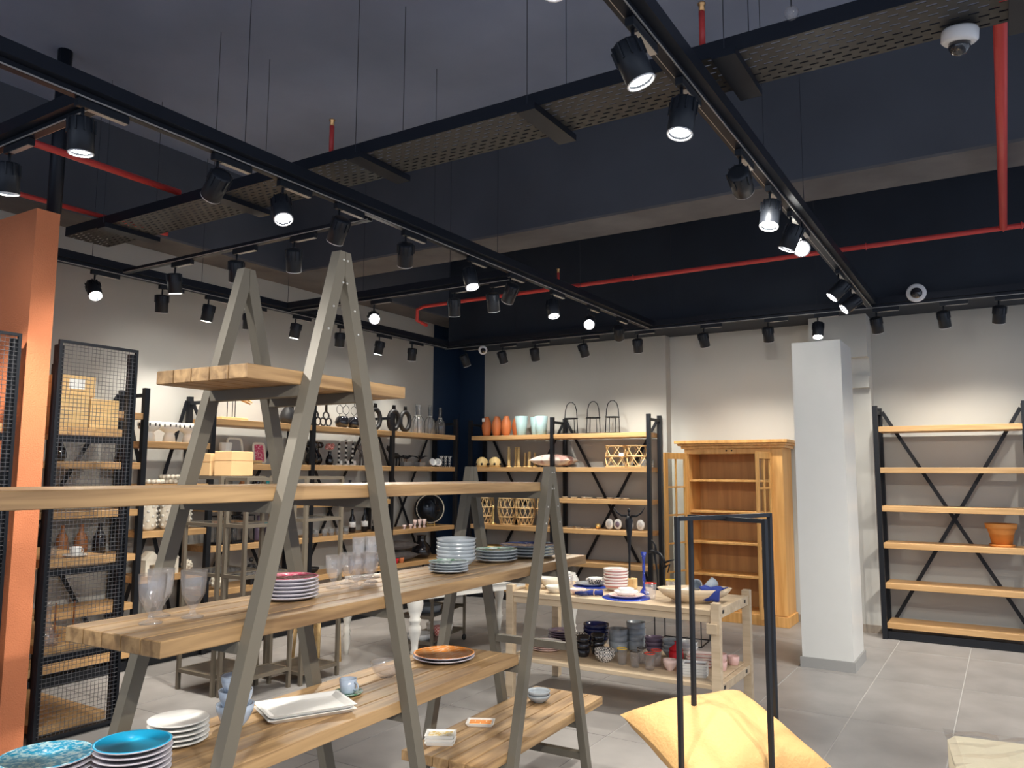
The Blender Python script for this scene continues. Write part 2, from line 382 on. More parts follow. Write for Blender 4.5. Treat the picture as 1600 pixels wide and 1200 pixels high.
# spotlights
body_me = None
def spot_meshes():
    global body_me, lens_me, bezel_me, ad_x, ad_y, pl_x, pl_y, stem_me
    b = MB().lathe([(.030, .075), (.048, .072), (.052, .062), (.052, -.075), (.046, -.078), (.043, -.06), (.001, -.055)], (0, 0, 0), 20)
    for k in range(10):
        t = 2*PI*k/10; c, s_ = math.cos(t), math.sin(t)
        b.bar((c*.053, s_*.053, .008), (c*.053, s_*.053, .068), .006, .010, (c, s_, 0))
    body_me = b.mesh('spot_body', 'spot_black')
    lens_me = MB().lathe([(.001, -.069), (.040, -.066), (.043, -.060)], (0, 0, 0), 18).mesh('spot_lens', 'lens_glow')
    bezel_me = MB().ring((0, 0, -.077), .048, .004, 'Z', 20, 5).mesh('spot_bezel', 'white_plastic')
    ad_x = MB().cbox(-.03, .20, -.016, .016, -.068, -.0325, .003).mesh('spot_adapter', 'spot_black')
    ad_y = MB().cbox(-.016, .016, -.03, .20, -.068, -.0325, .003).mesh('spot_adapter', 'spot_black')
    pl_x = MB().box(.02, .195, -.013, .013, -.0695, -.0682).mesh('adapter_underside', 'rail_grey'); pl_y = MB().box(-.013, .013, .02, .195, -.0695, -.0682).mesh('adapter_underside', 'rail_grey')  # pale grey strip along the underside of each adapter
    stem_me = MB().tube([(0, 0, -.069), (0, 0, -.135)], .007, 8).mesh('spot_stem', 'spot_black')
spot_meshes()
def spot(pos, target, label, axis, power=1., cone=58, group=None, lit=True, z=3.2):
    t = thing('track_spotlight', label, 'spotlight', (pos[0], pos[1], z), 0, group)
    ad = inst('adapter', ad_x if axis == 'X' else ad_y, t); inst('adapter_underside', pl_x if axis == 'X' else pl_y, ad); inst('stem', stem_me, t)
    c = Vector((0, 0, -.19)); d = (Vector(target)-(Vector((pos[0], pos[1], z))+c)).normalized()
    q = (-d).to_track_quat('Z', 'Y').to_euler()
    b = inst('lamp_body', body_me, t, c, q)
    inst('lens', lens_me, b); inst('bezel', bezel_me, b)
    if lit:
        ld = bpy.data.lights.new('lamp_light', 'SPOT'); ld.energy = LAMP_POWER*power; ld.color = LAMP_COL
        ld.spot_size = math.radians(cone); ld.spot_blend = .95; ld.shadow_soft_size = .035
        lo = bpy.data.objects.new('lamp_light', ld); C.objects.link(lo); lo.parent = b; lo.location = (0, 0, -.085)
    return t
# left wall washers
for i, y in enumerate((3.43, 4.02, 4.48, 4.93, 5.51, 6.14, 6.77, 7.36)):
    tg = (-4.2, 3.0, .9) if i == 0 else (-6.32, y+(.25 if i % 2 else -.1), 1.35)
    spot((-6.0, y), tg, 'black spotlight on the left wall track, %s from the orange partition' % ORD[i], 'Y', .38, 90, 'spotlights on the left wall track')
# back wall washers
for i, x in enumerate((-5.74, -5.18, -4.72, -4.07, -3.4, -2.65, -1.98, -.97, -.41, .02, .7)):
    spot((x, 8.1), (x+(.25, .1, -.15, .2, -.2, .12, -.1, .1, .15, -.2, 0)[i], 8.95, 1.25), 'black spotlight on the back wall track, %s from the navy corner' % ORD[i], 'X', 0 if i == 0 else (.42 if i > 4 else .36), 90, 'spotlights on the back wall track', i != 0)
# unseen third track right of the picture, added to light floor and shelf
track('added unseen black track carrying extra lights at the right of the room', -3.4, 8.02, ('Y', 1.22), (-1, 1.0, 2.6, 4.2, 5.2))
for i, (y, tg) in enumerate(((-.5, (-2.0, 1.5, .8)), (.5, (-2.1, 2.2, .8)), (1.2, (-2.2, 3.2, .5)), (2.0, (.6, 4.2, 0)), (3.2, (-.3, 5.2, 0)), (4.4, (.3, 6.6, 0)), (5.4, (-.4, 7.3, 0)), (6.4, (-1.6, 7.9, 0)))):
    spot((1.22, y), tg, 'added unseen spotlight beyond the right picture edge, %s from the camera end' % ORD[i], 'Y', 1.9, 64, 'added spotlights on the unseen rightmost track')
# left main track
LT = [(-.6, (-2.2, 1.6, .8)), (.5, (-2.0, 2.0, 1.2)), (1.76, (-3.3, 1.9, 0)), (2.44, (-5.0, 2.86, 1.8)), (2.86, (-2.3, 2.4, 1.1)), (3.29, (-4.9, 3.9, .9)), (3.9, (-4.6, 5.4, .3)), (4.64, (-2.3, 4.2, .5)), (5.19, (-5.2, 6.3, .6)), (5.88, (-2.6, 5.35, .7)), (6.59, (-1.7, 3.2, .9)), (7.26, (-3.9, 8.9, 1.5))]
for i, (y, tg) in enumerate(LT):
    spot((-3.25, y), tg, 'black spotlight on the long left ceiling track, %s from the camera end' % ORD[i], 'Y', 1.15, 56, 'spotlights on the long left track')
RT = [(-.6, (-.9, 1.0, .2)), (.6, (-1.6, 2.6, .2)), (1.87, (-.35, .2, 1.5)), (2.42, (.0, 2.9, 0)), (2.91, (-1.25, 2.3, 0)), (3.73, (-1.30, 7.1, 2.0)), (4.3, (-1.2, 3.4, 0)), (4.80, (-2.2, 4.7, .3)), (5.08, (0, 0, 1.6)), (6.39, (-3.2, 5.6, .5)), (6.96, (-3.3, 5.9, 1.0))]
for i, (y, tg) in enumerate(RT):
    spot((-1.02, y), tg, 'black spotlight on the long right ceiling track, %s from the camera end' % ORD[i], 'Y', 1.15, 56, 'spotlights on the long right track')
spot((-1.5, 8.1), (-1.5, 7.5, 1.2), 'black spotlight on the back track tilted down at the pillar', 'X', 0, 50, 'spotlights on the back wall track', False)
for i, (x, tg) in enumerate(((-5.26, (-5.4, 4.1, .5)), (-4.56, (-5.3, 4.3, .6)), (-3.98, (-4.9, 4.6, .6)))):
    spot((x, 3.62), tg, 'black spotlight on the short track by the cable tray, %s from the left' % ORD[i], 'X', .8, 56, 'spotlights on the short tray track')
for i, (x, tg) in enumerate(((-4.86, (-1.4, 2.2, 1.2)), (-3.95, (-4.4, 6.2, .5)), (-3.55, (-4.0, 6.6, .4)))):
    spot((x, 5.40), tg, 'black spotlight on the cross track before the dark beam, %s from the left' % ORD[i], 'X', .8, 56, 'spotlights on the cross track')
for i, (x, tg) in enumerate(((-4.04, (-4.3, 2.2, 0)), (-4.6, (-5.2, 2.6, 1)))):
    spot((x, 1.85), tg, 'black spotlight on the cross track at the upper left edge, %s' % ('nearer one' if i == 0 else 'farther one'), 'X', .9, 56, 'spotlights on the upper left track')

# security cameras and globe
def dome(label, loc, rot, r=.062):
    t = thing('dome_camera', label, 'camera', loc); t.rotation_euler = rot
    MB().lathe([(r*.92, .0), (r, -.01), (r, -.045), (r*.85, -.055), (r*.6, -.055)], (0, 0, 0), 24).build('housing', 'white_plastic', t)
    MB().lathe([(r*.62, -.054), (r*.58, -.075), (r*.40, -.095), (.001, -.104)], (0, 0, 0), 20).build('dome', 'dark_glass', t)
    return t
dome('white dome security camera under the cable tray at the right', (-.06, 3.40, 3.333), (math.radians(8), math.radians(6), 0), .066)
dome('white ring security camera on the back wall track above the empty rack', (-.62, 8.06, 3.27), (math.radians(-78), 0, math.radians(4)), .085)
dome('small white security camera by the navy corner', (-5.45, 8.06, 3.12), (math.radians(-70), 0, math.radians(40)), .055)
t = thing('glass_globe', 'small clear glass globe hanging by the cable tray', 'globe', (-.62, 3.06, 3.40))
MB().ball((0, 0, 0), .028, 16, 10).build('globe', 'glass', t); MB().tube([(0, 0, .026), (0, 0, 1.02)], .003, 5).build('cord', 'rod_dark', t)

# ------------------------------------------------------------------ A-frame ladder shelf (local u -> +Y, v -> -X)
AF = thing('ladder_shelf', 'taupe steel A-frame display shelf with thick teak plank shelves', 'shelf', (-1.933, 1.598, 0), math.radians(91.57))
# local axes after rotation: x' = along u, y' = along v
SL = .265; LW = .048; VT = .04; VD = .435
def aleg(cu, top, side, v0):
    hw = .026
    m = MB()
    if side < 0: a = [(cu-hw, top), (cu-hw-SL*top, 0), (cu-hw-SL*top+LW, 0), (cu-.001, top-(LW-hw)/SL), (cu-.001, top)]
    else: a = [(cu+hw, top), (cu+.001, top), (cu+.001, top-(LW-hw)/SL), (cu+hw+SL*top-LW, 0), (cu+hw+SL*top, 0)]
    n = len(a); v = [(x, v0, z) for x, z in a]+[(x, v0+VT, z) for x, z in a]
    fs = [tuple(range(n)), tuple(range(2*n-1, n-1, -1))]+[(i, i+n, (i+1) % n+n, (i+1) % n) for i in range(n)]
    o = m.add(v, fs).build('leg', 'taupe_metal', AF)
    return o
bolt_me = MB().lathe([(.0045, 0), (.004, .003), (.001, .004)], (0, 0, 0), 8).mesh('bolt', 'bolt_steel')
for cu, top in ((.365, 2.357), (1.923, 1.632), (-1.193, 1.632)):
    for v0 in (-VT, VD):
        for sd in (-1, 1):
            lg = aleg(cu, top, sd, v0)
            if v0 < 0 and cu > 0:
                for dz in (.03, .11, .20, .28):
                    x = cu+sd*(.010+(SL*dz-.010 if dz > .15 else 0)); inst('bolt', bolt_me, lg, (x, v0, top-dz), (PI/2, 0, 0))
            ls = MB()
def xleg(cu, top, sd, z): return cu+sd*(.026+SL*(top-z)-LW/2)
def crossbar(cu, top, sd, z):
    x = xleg(cu, top, sd, z-.03)
    MB().box(x-.02, x+.02, 0, VD, z-.036, z).build('crossbar', 'taupe_metal', AF)
def shelf(u0, u1, z, bars, n=5):
    w = VD/n
    me = MB().cbox(-(u1-u0)/2, (u1-u0)/2, -w/2+.0028, w/2-.0028, -.045, 0, .0025).mesh('plank', 'teak')
    for k in range(n): inst('plank', me, AF, ((u0+u1)/2, (k+.5)*w, z))
    for (cu, top, sd) in bars: crossbar(cu, top, sd, z-.0455)
T, S4, S5 = (.365, 2.357), (1.923, 1.632), (-1.193, 1.632)
shelf(-.005, .765, 1.927, [(*T, -1), (*T, 1)])
shelf(-1.135, 1.868, 1.554, [(*T, -1), (*T, 1), (*S4, -1), (*S5, 1)])
shelf(-.255, 2.40, 1.150, [(*T, -1), (*T, 1), (*S4, -1), (*S4, 1)])
shelf(-.925, 1.652, .757, [(*T, -1), (*T, 1), (*S4, -1), (*S5, 1)])
shelf(1.34, 2.61, .349, [(*S4, -1), (*S4, 1)])
crossbar(*S4, 1, .72); crossbar(*S4, 1, .13); crossbar(*S4, -1, .13); crossbar(*T, -1, .13); crossbar(*T, 1, .13); crossbar(*S5, 1, .13); crossbar(*S5, -1, .13); crossbar(*S5, -1, .72); crossbar(*S5, -1, 1.45)
ca, sa = math.cos(math.radians(91.57)), math.sin(math.radians(91.57))
def af(u, v): return (-1.933+u*ca-v*sa, 1.598+u*sa+v*ca)

# ------------------------------------------------------------------ tableware helpers
def plate_prof(r, h=.022, t=.004): return [(.001, .003), (r*.55, .003), (r*.55, 0), (r*.62, 0), (r*.95, h-t), (r, h), (r*.97, h+.001), (r*.66, .008), (.001, .007)]
def bowl_prof(r, h, t=.005): return [(r*.42, 0), (r*.45, .004), (r*.75, h*.32), (r*.95, h*.72), (r, h), (r-t, h), (r*.92-t, h*.72), (r*.70, h*.36), (r*.3, .010), (.001, .009)]
def cup_prof(r, h, t=.004): return [(r*.72, 0), (r*.80, .004), (r*.93, h*.4), (r, h), (r-t, h), (r*.93-t, h*.4), (r*.7, .010), (.001, .008)]
def lathe_thing(name, label, cat, prof, loc, m, n=26, group=None, ribs=None, rot=None):
    o = MB().lathe(prof, (0, 0, 0), n, ribs).build(name, m, None, loc, rot); return tag(o, label, cat, group)
POS = {2: ['top', 'bottom'], 3: ['top', 'middle', 'bottom'], 4: ['top', 'second', 'third', 'bottom'], 5: ['top', 'second', 'middle', 'fourth', 'bottom'], 6: ['top', 'second', 'third', 'fourth', 'fifth', 'bottom'], 7: ['top', 'second', 'third', 'fourth', 'fifth', 'sixth', 'bottom']}
def stack(name, kind, where, cat, prof, n, dz, xy, z0, m, mtop=None, seg=32, tilt=0):
    me = MB().lathe(prof, (0, 0, 0), seg).mesh(name, m)
    r = max(p[0] for p in prof); hi = max(p[1] for p in prof)
    for k in range(n):
        q = POS[n][n-1-k]
        x, y = xy; o = inst(name, me, None, (x+random.uniform(-.002, .002), y+random.uniform(-.002, .002), z0+k*dz))
        tag(o, '%s %s of the stack %s' % (q, kind, where), cat, kind+' stack '+where)
        if mtop and k == n-1:
            inn = [(p[0]*.985, p[1]+.0012) for p in prof[-4:]]
            MB().lathe(inn, (0, 0, 0), seg).build('glazed_face', mtop, o)
def goblet(label, xy, z, h=.16, r=.042, group=None):
    k = h/.16
    pr = [(.001, 0), (.036*k, 0), (.036*k, .004), (.010*k, .014*k), (.008*k, .030*k), (.013*k, .036*k), (.020*k, .048*k), (r*.86, .078*k), (r*.95, .12*k), (r, h), (r-.0025, h), (r*.90, .12*k), (r*.78, .080*k), (.012*k, .054*k), (.001, .052*k)]
    o = thing('glass_goblet', label, 'glass', (*xy, z), 0, group)
    MB().lathe(pr, (0, 0, 0), 36, (12, .03)).build('goblet_glass', 'glass', o)
Z3, Z4, Z5 = 1.1505, .7575, .3495
GL = [(-.11, .25), (-.02, .335), (.02, .23)]
for i, (u, v) in enumerate(GL): goblet('ribbed clear goblet at the left shelf end, %s of three' % ['left', 'rear', 'right'][i], af(u, v), Z3, .145, .039, 'goblets at the left shelf end')
GR = [(.72, .30, .125, .033), (.83, .33, .125, .033), (.765, .225, .125, .033), (.855, .24, .125, .033), (.93, .29, .125, .033)]
for i, (u, v, h, r) in enumerate(GR): goblet('ribbed clear goblet beside the rose plates, %s from the left' % ORD[i], af(u, v), Z3, h, r, 'goblets in the middle of the shelf')
for i, (u, v) in enumerate(((.97, .395), (1.04, .385))): goblet('tall clear flute glass behind the goblets, %s one' % ['left', 'right'][i], af(u, v), Z3, .175, .027, 'tall flute glasses')
stack('dessert_plate', 'purple-rimmed plate', 'with a rose pattern', 'plate', plate_prof(.105, .016), 6, .0125, af(.44, .25), Z3, 'lavender_glaze', 'rose_pattern')
stack('dessert_plate', 'pale plate', 'with green leaves before the bowls', 'plate', plate_prof(.092, .014), 4, .012, af(1.36, .20), Z3, 'grey_glaze', 'green_pattern')
stack('cereal_bowl', 'grey bowl', 'on the main teak shelf', 'bowl', bowl_prof(.096, .05), 6, .0175, af(1.55, .29), Z3, 'grey_glaze')
stack('dessert_plate', 'grey plate', 'with green leaves beyond the bowls', 'plate', plate_prof(.112, .018), 4, .015, af(1.85, .25), Z3, 'grey_glaze', 'green_pattern')
stack('dinner_plate', 'grey plate', 'with dark blue faces', 'plate', plate_prof(.155, .02), 4, .016, af(2.13, .22), Z3, 'grey_glaze', 'navy_glaze')
stack('dinner_plate', 'plate', 'with mottled turquoise faces', 'plate', plate_prof(.12, .016), 5, .0145, af(-.345, .335), Z4, 'lavender_glaze', 'turq_pattern')
stack('dinner_plate', 'plate', 'with plain turquoise faces', 'plate', plate_prof(.104, .016), 6, .0145, af(-.185, .195), Z4, 'lavender_glaze', 'turq')
stack('dinner_plate', 'white plate', 'behind the turquoise plates', 'plate', plate_prof(.092, .014), 5, .0145, af(.055, .315), Z4, 'white_glaze')
for i in range(3):
    k = (0, .045, .092)[i]
    lathe_thing('breakfast_bowl', '%s blue-grey bowl of the tall stack behind the steel leg' % POS[3][2-i], 'bowl', bowl_prof(.062-.006*i, .075), (*af(.25, .285), Z4+k), 'blue_grey_glaze', 28, 'tall bowl stack')
# white rectangular platters
def tray_mesh(name, m, a, b, h, t=.006):
    k = MB(); o = [(-a, -b), (a, -b), (a, b), (-a, b)]
    lv = [(.82, 0), (1, h), (1-t/a*1.6, h), (.80, .006)]
    v = []
    for s_, z in lv: v += [(x*s_, y*s_ if s_ > .99 else y*(1-(1-s_)*a/b*.8), z) for x, y in o]
    fs = [(3, 2, 1, 0), (12, 13, 14, 15)]
    for i in range(3):
        for j in range(4): l = (j+1) % 4; fs.append((4*i+j, 4*i+l, 4*i+4+l, 4*i+4+j))
    return k.add(v, fs).mesh(name, m)
tm2 = tray_mesh('platter', 'white_glaze', .155, .105, .016)
for i in range(2): tag(inst('serving_platter', tm2, None, (*af(.49, .205), Z4+.0145*i), (0, 0, math.radians(91.57-28))), '%s white rectangular platter on the lower teak shelf' % ('lower' if i == 0 else 'upper'), 'platter', 'white rectangular platters')
# cup and saucer
lathe_thing('saucer', 'small green leaf saucer under the blue-grey cup', 'saucer', plate_prof(.058, .012), (*af(.735, .225), Z4), 'green_pattern')
c = thing('espresso_cup', 'small blue-grey espresso cup on a leafy saucer', 'cup', (*af(.735, .225), Z4+.0075))
MB().lathe(cup_prof(.033, .052), (0, 0, 0), 24).build('cup_bowl', 'blue_grey_glaze', c); MB().ring((.037, 0, .028), .014, .0035, 'Y', 16, 6).build('handle', 'blue_grey_glaze', c)
lathe_thing('glass_bowl', 'round clear glass bowl with a gold rim', 'bowl', bowl_prof(.068, .062, .004), (*af(1.02, .27), Z4), 'glass', 32)
stack('serving_plate', 'plate', 'with an orange checked face', 'plate', plate_prof(.14, .02), 2, .013, af(1.385, .235), Z4, 'lavender_glaze', 'orange_pattern', 36)
d1 = tray_mesh('small_dish', 'white_glaze', .070, .050, .016, .004); ins = lambda m: MB().box(-.055, .055, -.038, .038, .0105, .0115).mesh('dish_pattern', m)
for i in range(3):
    o = tag(inst('small_dish', d1, None, (*af(1.50, .33), Z5+.0155*i), (0, 0, math.radians(30))), '%s small rectangular dish of the yellow-patterned stack' % POS[3][2-i], 'dish', 'yellow dish stack')
    if i == 2: inst('pattern_face', ins('yellow_pattern'), o)
o = tag(inst('small_dish', d1, None, (*af(1.83, .32), Z5), (0, 0, math.radians(28))), 'small rectangular dish with orange circles on the lowest shelf', 'dish'); inst('pattern_face', ins('orange_pattern'), o)
for i in range(2): lathe_thing('small_bowl', '%s pale ribbed bowl on the lowest teak shelf' % ['lower', 'upper'][i], 'bowl', bowl_prof(.064, .042), (*af(2.32, .255), Z5+.022*i), 'grey_glaze', 40, 'pale ribbed bowls', (20, .012))

# ------------------------------------------------------------------ black steel racks with oak shelves
LV = [2.08, 1.67, 1.29, .93, .54, .16]
def rack(label, along, fixed, depth, posts, bays, name='shelving_rack'):
    """along 'Y': runs along Y with front at x=fixed, back at fixed-depth. along 'X': runs along X, front y=fixed, back fixed+depth"""
    sg = -1 if along == 'Y' else 1
    o = thing(name, label, 'rack', ((fixed+sg*depth/2, posts[0], 0) if along == 'Y' else (posts[0], fixed+sg*depth/2, 0)))
    def P(u, w, z): return ((sg*(w-.5)*depth, u-posts[0], z) if along == 'Y' else (u-posts[0], sg*(w-.5)*depth, z))
    h = .0225
    for u in posts:
        for w in (0, 1):
            q = P(u, w, 0); MB().box(q[0]-h, q[0]+h, q[1]-h, q[1]+h, 0, 2.29).build('post', 'black_metal', o)
        MB().bar(P(u, .06, 2.23), P(u, .94, 2.23), .03, .03).build('top_link', 'black_metal', o)
        MB().bar(P(u, .06, .06), P(u, .94, .06), .03, .03).build('foot_link', 'black_metal', o)
    for i, lv in enumerate(bays):
        a, b = posts[i]+h+.002, posts[i+1]-h-.002
        for z in lv:
            if along == 'Y': me = MB().cbox(-depth/2+.0, depth/2+.012, -(b-a)/2, (b-a)/2, -.055, 0, .003)
            else: me = MB().cbox(-(b-a)/2, (b-a)/2, -depth/2-.012, depth/2, -.055, 0, .003)
            me.build('shelf_board', 'oak_y' if along == 'Y' else 'oak_x', o, P((a+b)/2, .5, z))
        up = (1, 0, 0) if along == 'Y' else (0, 1, 0)
        MB().bar(P(a, 1.0, 2.25), P(b, 1.0, .08), .035, .006, up).build('cross_brace', 'black_metal', o)
        MB().bar(P(a, 1.035, .08), P(b, 1.035, 2.25), .035, .006, up).build('cross_brace', 'black_metal', o)
        q0, q1 = P(a, .06, .04), P(b, .06, .04); MB().bar(q0, q1, .03, .07).build('kick_bar', 'black_metal', o)
    return o
B3 = [2.08, 1.67, .93, .54, .16]
rack('long black steel rack with oak shelves along the left wall', 'Y', -6.1, .34, [2.70, 3.99, 4.66, 5.89, 7.15, 8.41], [LV, [1.85, 1.49, 1.10, .73, .36], LV, LV, B3])
rack('black steel rack with baskets and lanterns on the back wall', 'X', 8.65, .34, [-6.03, -4.79, -3.51], [B3, LV])
rack('empty black steel rack holding one terracotta pot', 'X', 8.72, .34, [-1.10, .17], [LV])

# wire-mesh ended racks
def mesh_rack(label, y0, y1, levels):
    o = thing('mesh_rack', label, 'rack', (-4.9, y0, 0)); d = y1-y0; h = .02
    for x in (-.02, -.95):
        for y in (h, d-h): MB().box(x-h, x+h, y-h, y+h, 0, 2.37).build('post', 'black_metal', o)
    for z in levels: MB().cbox(-.46, .46, -(d-.09)/2, (d-.09)/2, -.05, 0, .003).build('shelf_board', 'oak_x', o, (-.50, d/2, z))
    for z in levels: MB().bar((-.02, .04, z-.075), (-.02, d-.04, z-.075), .025, .04).build('rail', 'black_metal', o)
    fr = MB().box(.003, .021, 0, .018, .02, 2.4).box(.003, .021, d-.018, d, .02, 2.4).box(.003, .021, .018, d-.018, 2.382, 2.4).box(.003, .021, .018, d-.018, .02, .038).build('mesh_frame', 'black_metal', o)
    g = MB(); n = int((d-.03)/.0245)
    for k in range(1, n): g.tube([(.013, .01+k*(d-.02)/n, .03), (.013, .01+k*(d-.02)/n, 2.39)], .0015, 4, cap=False)
    nz = 95
    for k in range(1, nz): g.tube([(.0165, .01, .03+k*2.36/nz), (.0165, d-.01, .03+k*2.36/nz)], .0015, 4, cap=False)
    q = g.build('wire_grid', 'wire_grey', fr); q['kind'] = 'stuff'
    return o
MR = [1.87, 1.06, .55, .09]
mesh_rack('black rack with a wire mesh end panel right of the orange partition', 2.60, 3.12, MR)
mesh_rack('black rack with a wire mesh end panel at the left picture edge', 1.86, 2.38, MR)
# boxes on the mesh rack top shelf
def crate(label, loc, sx, sy, sz, m='box_wood', rz=0, tape=None, cat='box', name='storage_box'):
    o = thing(name, label, cat, loc, rz)
    MB().cbox(-sx/2, sx/2, -sy/2, sy/2, 0, sz, .003).build('box_body', m, o)
    MB().box(-sx/2-.001, sx/2+.001, -sy/2-.001, sy/2+.001, sz*.62, sz*.63).build('lid_seam', 'brown_wood', o)
    if tape: MB().box(sx/2+.0005, sx/2+.0015, -.05, .05, sz*.35, sz*.85).build('paper_label', 'tag_paper', o)
    return o
crate('pale wooden box at the left of the mesh rack top shelf', (-5.10, 2.76, 1.8705), .26, .20, .20)
crate('pale wooden box at the right of the mesh rack top shelf', (-5.10, 2.965, 1.8705), .26, .19, .19)
crate('upper pale wooden box with a paper label on the mesh rack', (-5.12, 2.79, 2.0715), .24, .24, .13, tape=True)
lathe_thing('saucer', 'white saucer on the mesh rack middle shelf', 'saucer', plate_prof(.075, .014), (-5.02, 2.86, 1.0605), 'white_glaze')
c = thing('teacup', 'white teacup standing on a saucer behind the mesh', 'cup', (-5.02, 2.86, 1.068)); MB().lathe(cup_prof(.035, .055), (0, 0, 0), 24).build('cup_bowl', 'white_glaze', c); MB().ring((0, .038, .028), .014, .0035, 'X', 14, 6).build('handle', 'white_glaze', c)
for i, (y, h) in enumerate(((2.70, .11), (2.74, .07))):
    lathe_thing('glass_jar', '%s jar behind the mesh beside the teacup' % ['tall clear', 'short clear'][i], 'jar', cup_prof(.028, h), (-5.06, y, 1.0605), 'smoke_glass', 16)
for i, y in enumerate((2.86, 2.98)):
    t = thing('taper_holder', 'slim wooden taper on the low mesh rack shelf, %s one' % ['left', 'right'][i], 'candle holder', (-5.2, y, .5505)); MB().lathe([(.03, 0), (.03, .012), (.006, .02)], (0, 0, 0), 14).build('foot', 'brown_wood', t); MB().lathe([(.006, .018), (.006, .20), (.004, .21)], (0, 0, 0), 8).build('stem', 'brown_wood', t)
t = thing('decanter', 'clear glass decanter on the low mesh rack shelf', 'decanter', (-4.98, 2.70, .5505)); MB().lathe([(.001, 0), (.06, 0), (.065, .02), (.03, .09), (.014, .14), (.014, .22), (.022, .24), (.019, .24), (.011, .22), (.011, .14), (.055, .025), (.001, .008)], (0, 0, 0), 22).build('vessel', 'glass', t); MB().ball((0, 0, .255), .016, 10, 6).build('stopper', 'glass', t)

# ------------------------------------------------------------------ left rack goods
XI = -6.25
def vase(label, y, z, prof, m, name='vase', cat='vase', n=24, ribs=None, x=XI, group=None): return lathe_thing(name, label, cat, prof, (x, y, z+.0005), m, n, group, ribs)
def sc(pr, r, h): R = max(p[0] for p in pr); H = max(p[1] for p in pr); return [(p[0]/R*r, p[1]/H*h) for p in pr]
BOT = [(.7, 0), (1, .05), (1, .45), (.85, .6), (.35, .78), (.3, .95), (.34, 1), (.2, 1), (.001, .98)]
GOURD = [(.6, 0), (.95, .15), (1, .3), (.8, .55), (.4, .75), (.42, .95), (.5, 1), (.4, 1), (.001, .95)]
# narrow rack: white pedestal bowls
for i, y in enumerate((4.10, 4.295, 4.49)):
    t = thing('pedestal_bowl', 'white pierced pedestal bowl on the narrow rack top, %s of three' % ['left', 'middle', 'right'][i], 'bowl', (-6.2, y, 1.8505), 0, 'white pedestal bowls')
    MB().lathe([(.055, 0), (.045, .06), (.035, .075), (.05, .09), (.085, .11), (.095, .17), (.089, .17), (.075, .118), (.001, .105)], (0, 0, 0), 28).build('bowl_body', 'white_paint', t)
    for k in range(12):
        a = 2*PI*k/12; MB().box(-.003, .003, -.006, .006, -.012, .012).build('hole', 'black_matte', t, (.0895*math.cos(a), .0895*math.sin(a), .142), (0, 0, a))
for i, (y, z) in enumerate(((4.12, .002), (4.33, .002), (4.30, .042))):
    t = thing('bead_tray', 'cream beaded garland coil, %s one on the narrow rack' % ['left', 'right', 'upper'][i], 'garland', (-6.15, y, 1.4905+z), 0, 'cream bead coils')
    for k in range(14):
        a = 2*PI*k/14; MB().ball((.085*math.cos(a), .085*math.sin(a), .019), .0185, 8, 6).build('bead', 'cream_stone', t)
for i, y in enumerate((4.14, 4.32, 4.48)):
    t = thing('bead_lantern', 'white bead-net lantern on the narrow rack, %s of three' % ['left', 'middle', 'right'][i], 'lantern', (-6.2, y, 1.1005), 0, 'bead-net lanterns')
    MB().lathe(sc([(.6, 0), (1, .1), (1, .9), (.6, 1), (.55, 1), (.9, .88), (.9, .1), (.001, .05)], .062, .24), (0, 0, 0), 20).build('shade', 'cream_stone', t)
    for k in range(10):
        for j in range(5):
            if (k+j) % 2: continue
            a = 2*PI*k/10; MB().ball((.064*math.cos(a), .064*math.sin(a), .04+.04*j), .013, 8, 5).build('bead', 'white_paint', t)
for i, y in enumerate((4.14, 4.32)):
    t = thing('house_lantern', 'pale stone house-shaped lantern, %s one on the narrow rack' % ['left', 'right'][i], 'lantern', (-6.16, y, .7305), 0, 'stone house lanterns')
    MB().box(-.055, .055, -.065, -.03, 0, .13).box(-.055, .055, .03, .065, 0, .13).box(-.055, .055, -.03, .03, .09, .13).box(-.055, -.045, -.03, .03, 0, .09).build('walls', 'cream_stone', t)
    MB().add([(-.06, -.07, .13), (.06, -.07, .13), (.06, .07, .13), (-.06, .07, .13), (-.06, 0, .2), (.06, 0, .2)], [(0, 1, 5, 4), (2, 3, 4, 5), (1, 2, 5), (3, 0, 4), (3, 2, 1, 0)]).build('roof', 'cream_stone', t)
def coral(label, loc, r):
    t = thing('coral_ball', label, 'ornament', loc); m = MB().ball((0, 0, r), r*.8, 12, 8)
    for k in range(26):
        z = 1-2*(k+.5)/26; a = k*2.4; q = math.sqrt(1-z*z); m.ball((r*.78*q*math.cos(a), r*.78*q*math.sin(a), r+r*.78*z), r*.24, 7, 5)
    m.build('cluster', 'cream_stone', t)
coral('knobbly cream coral ornament left of the bronze stand', (-6.15, 4.50, .7305), .052); coral('large knobbly cream coral ornament on the long left rack', (-6.1, 4.80, .5405), .072)
lathe_thing('small_jar', 'cloudy glass jar low on the narrow rack', 'jar', cup_prof(.05, .12), (-6.15, 4.2, .3605), 'smoke_glass', 18)
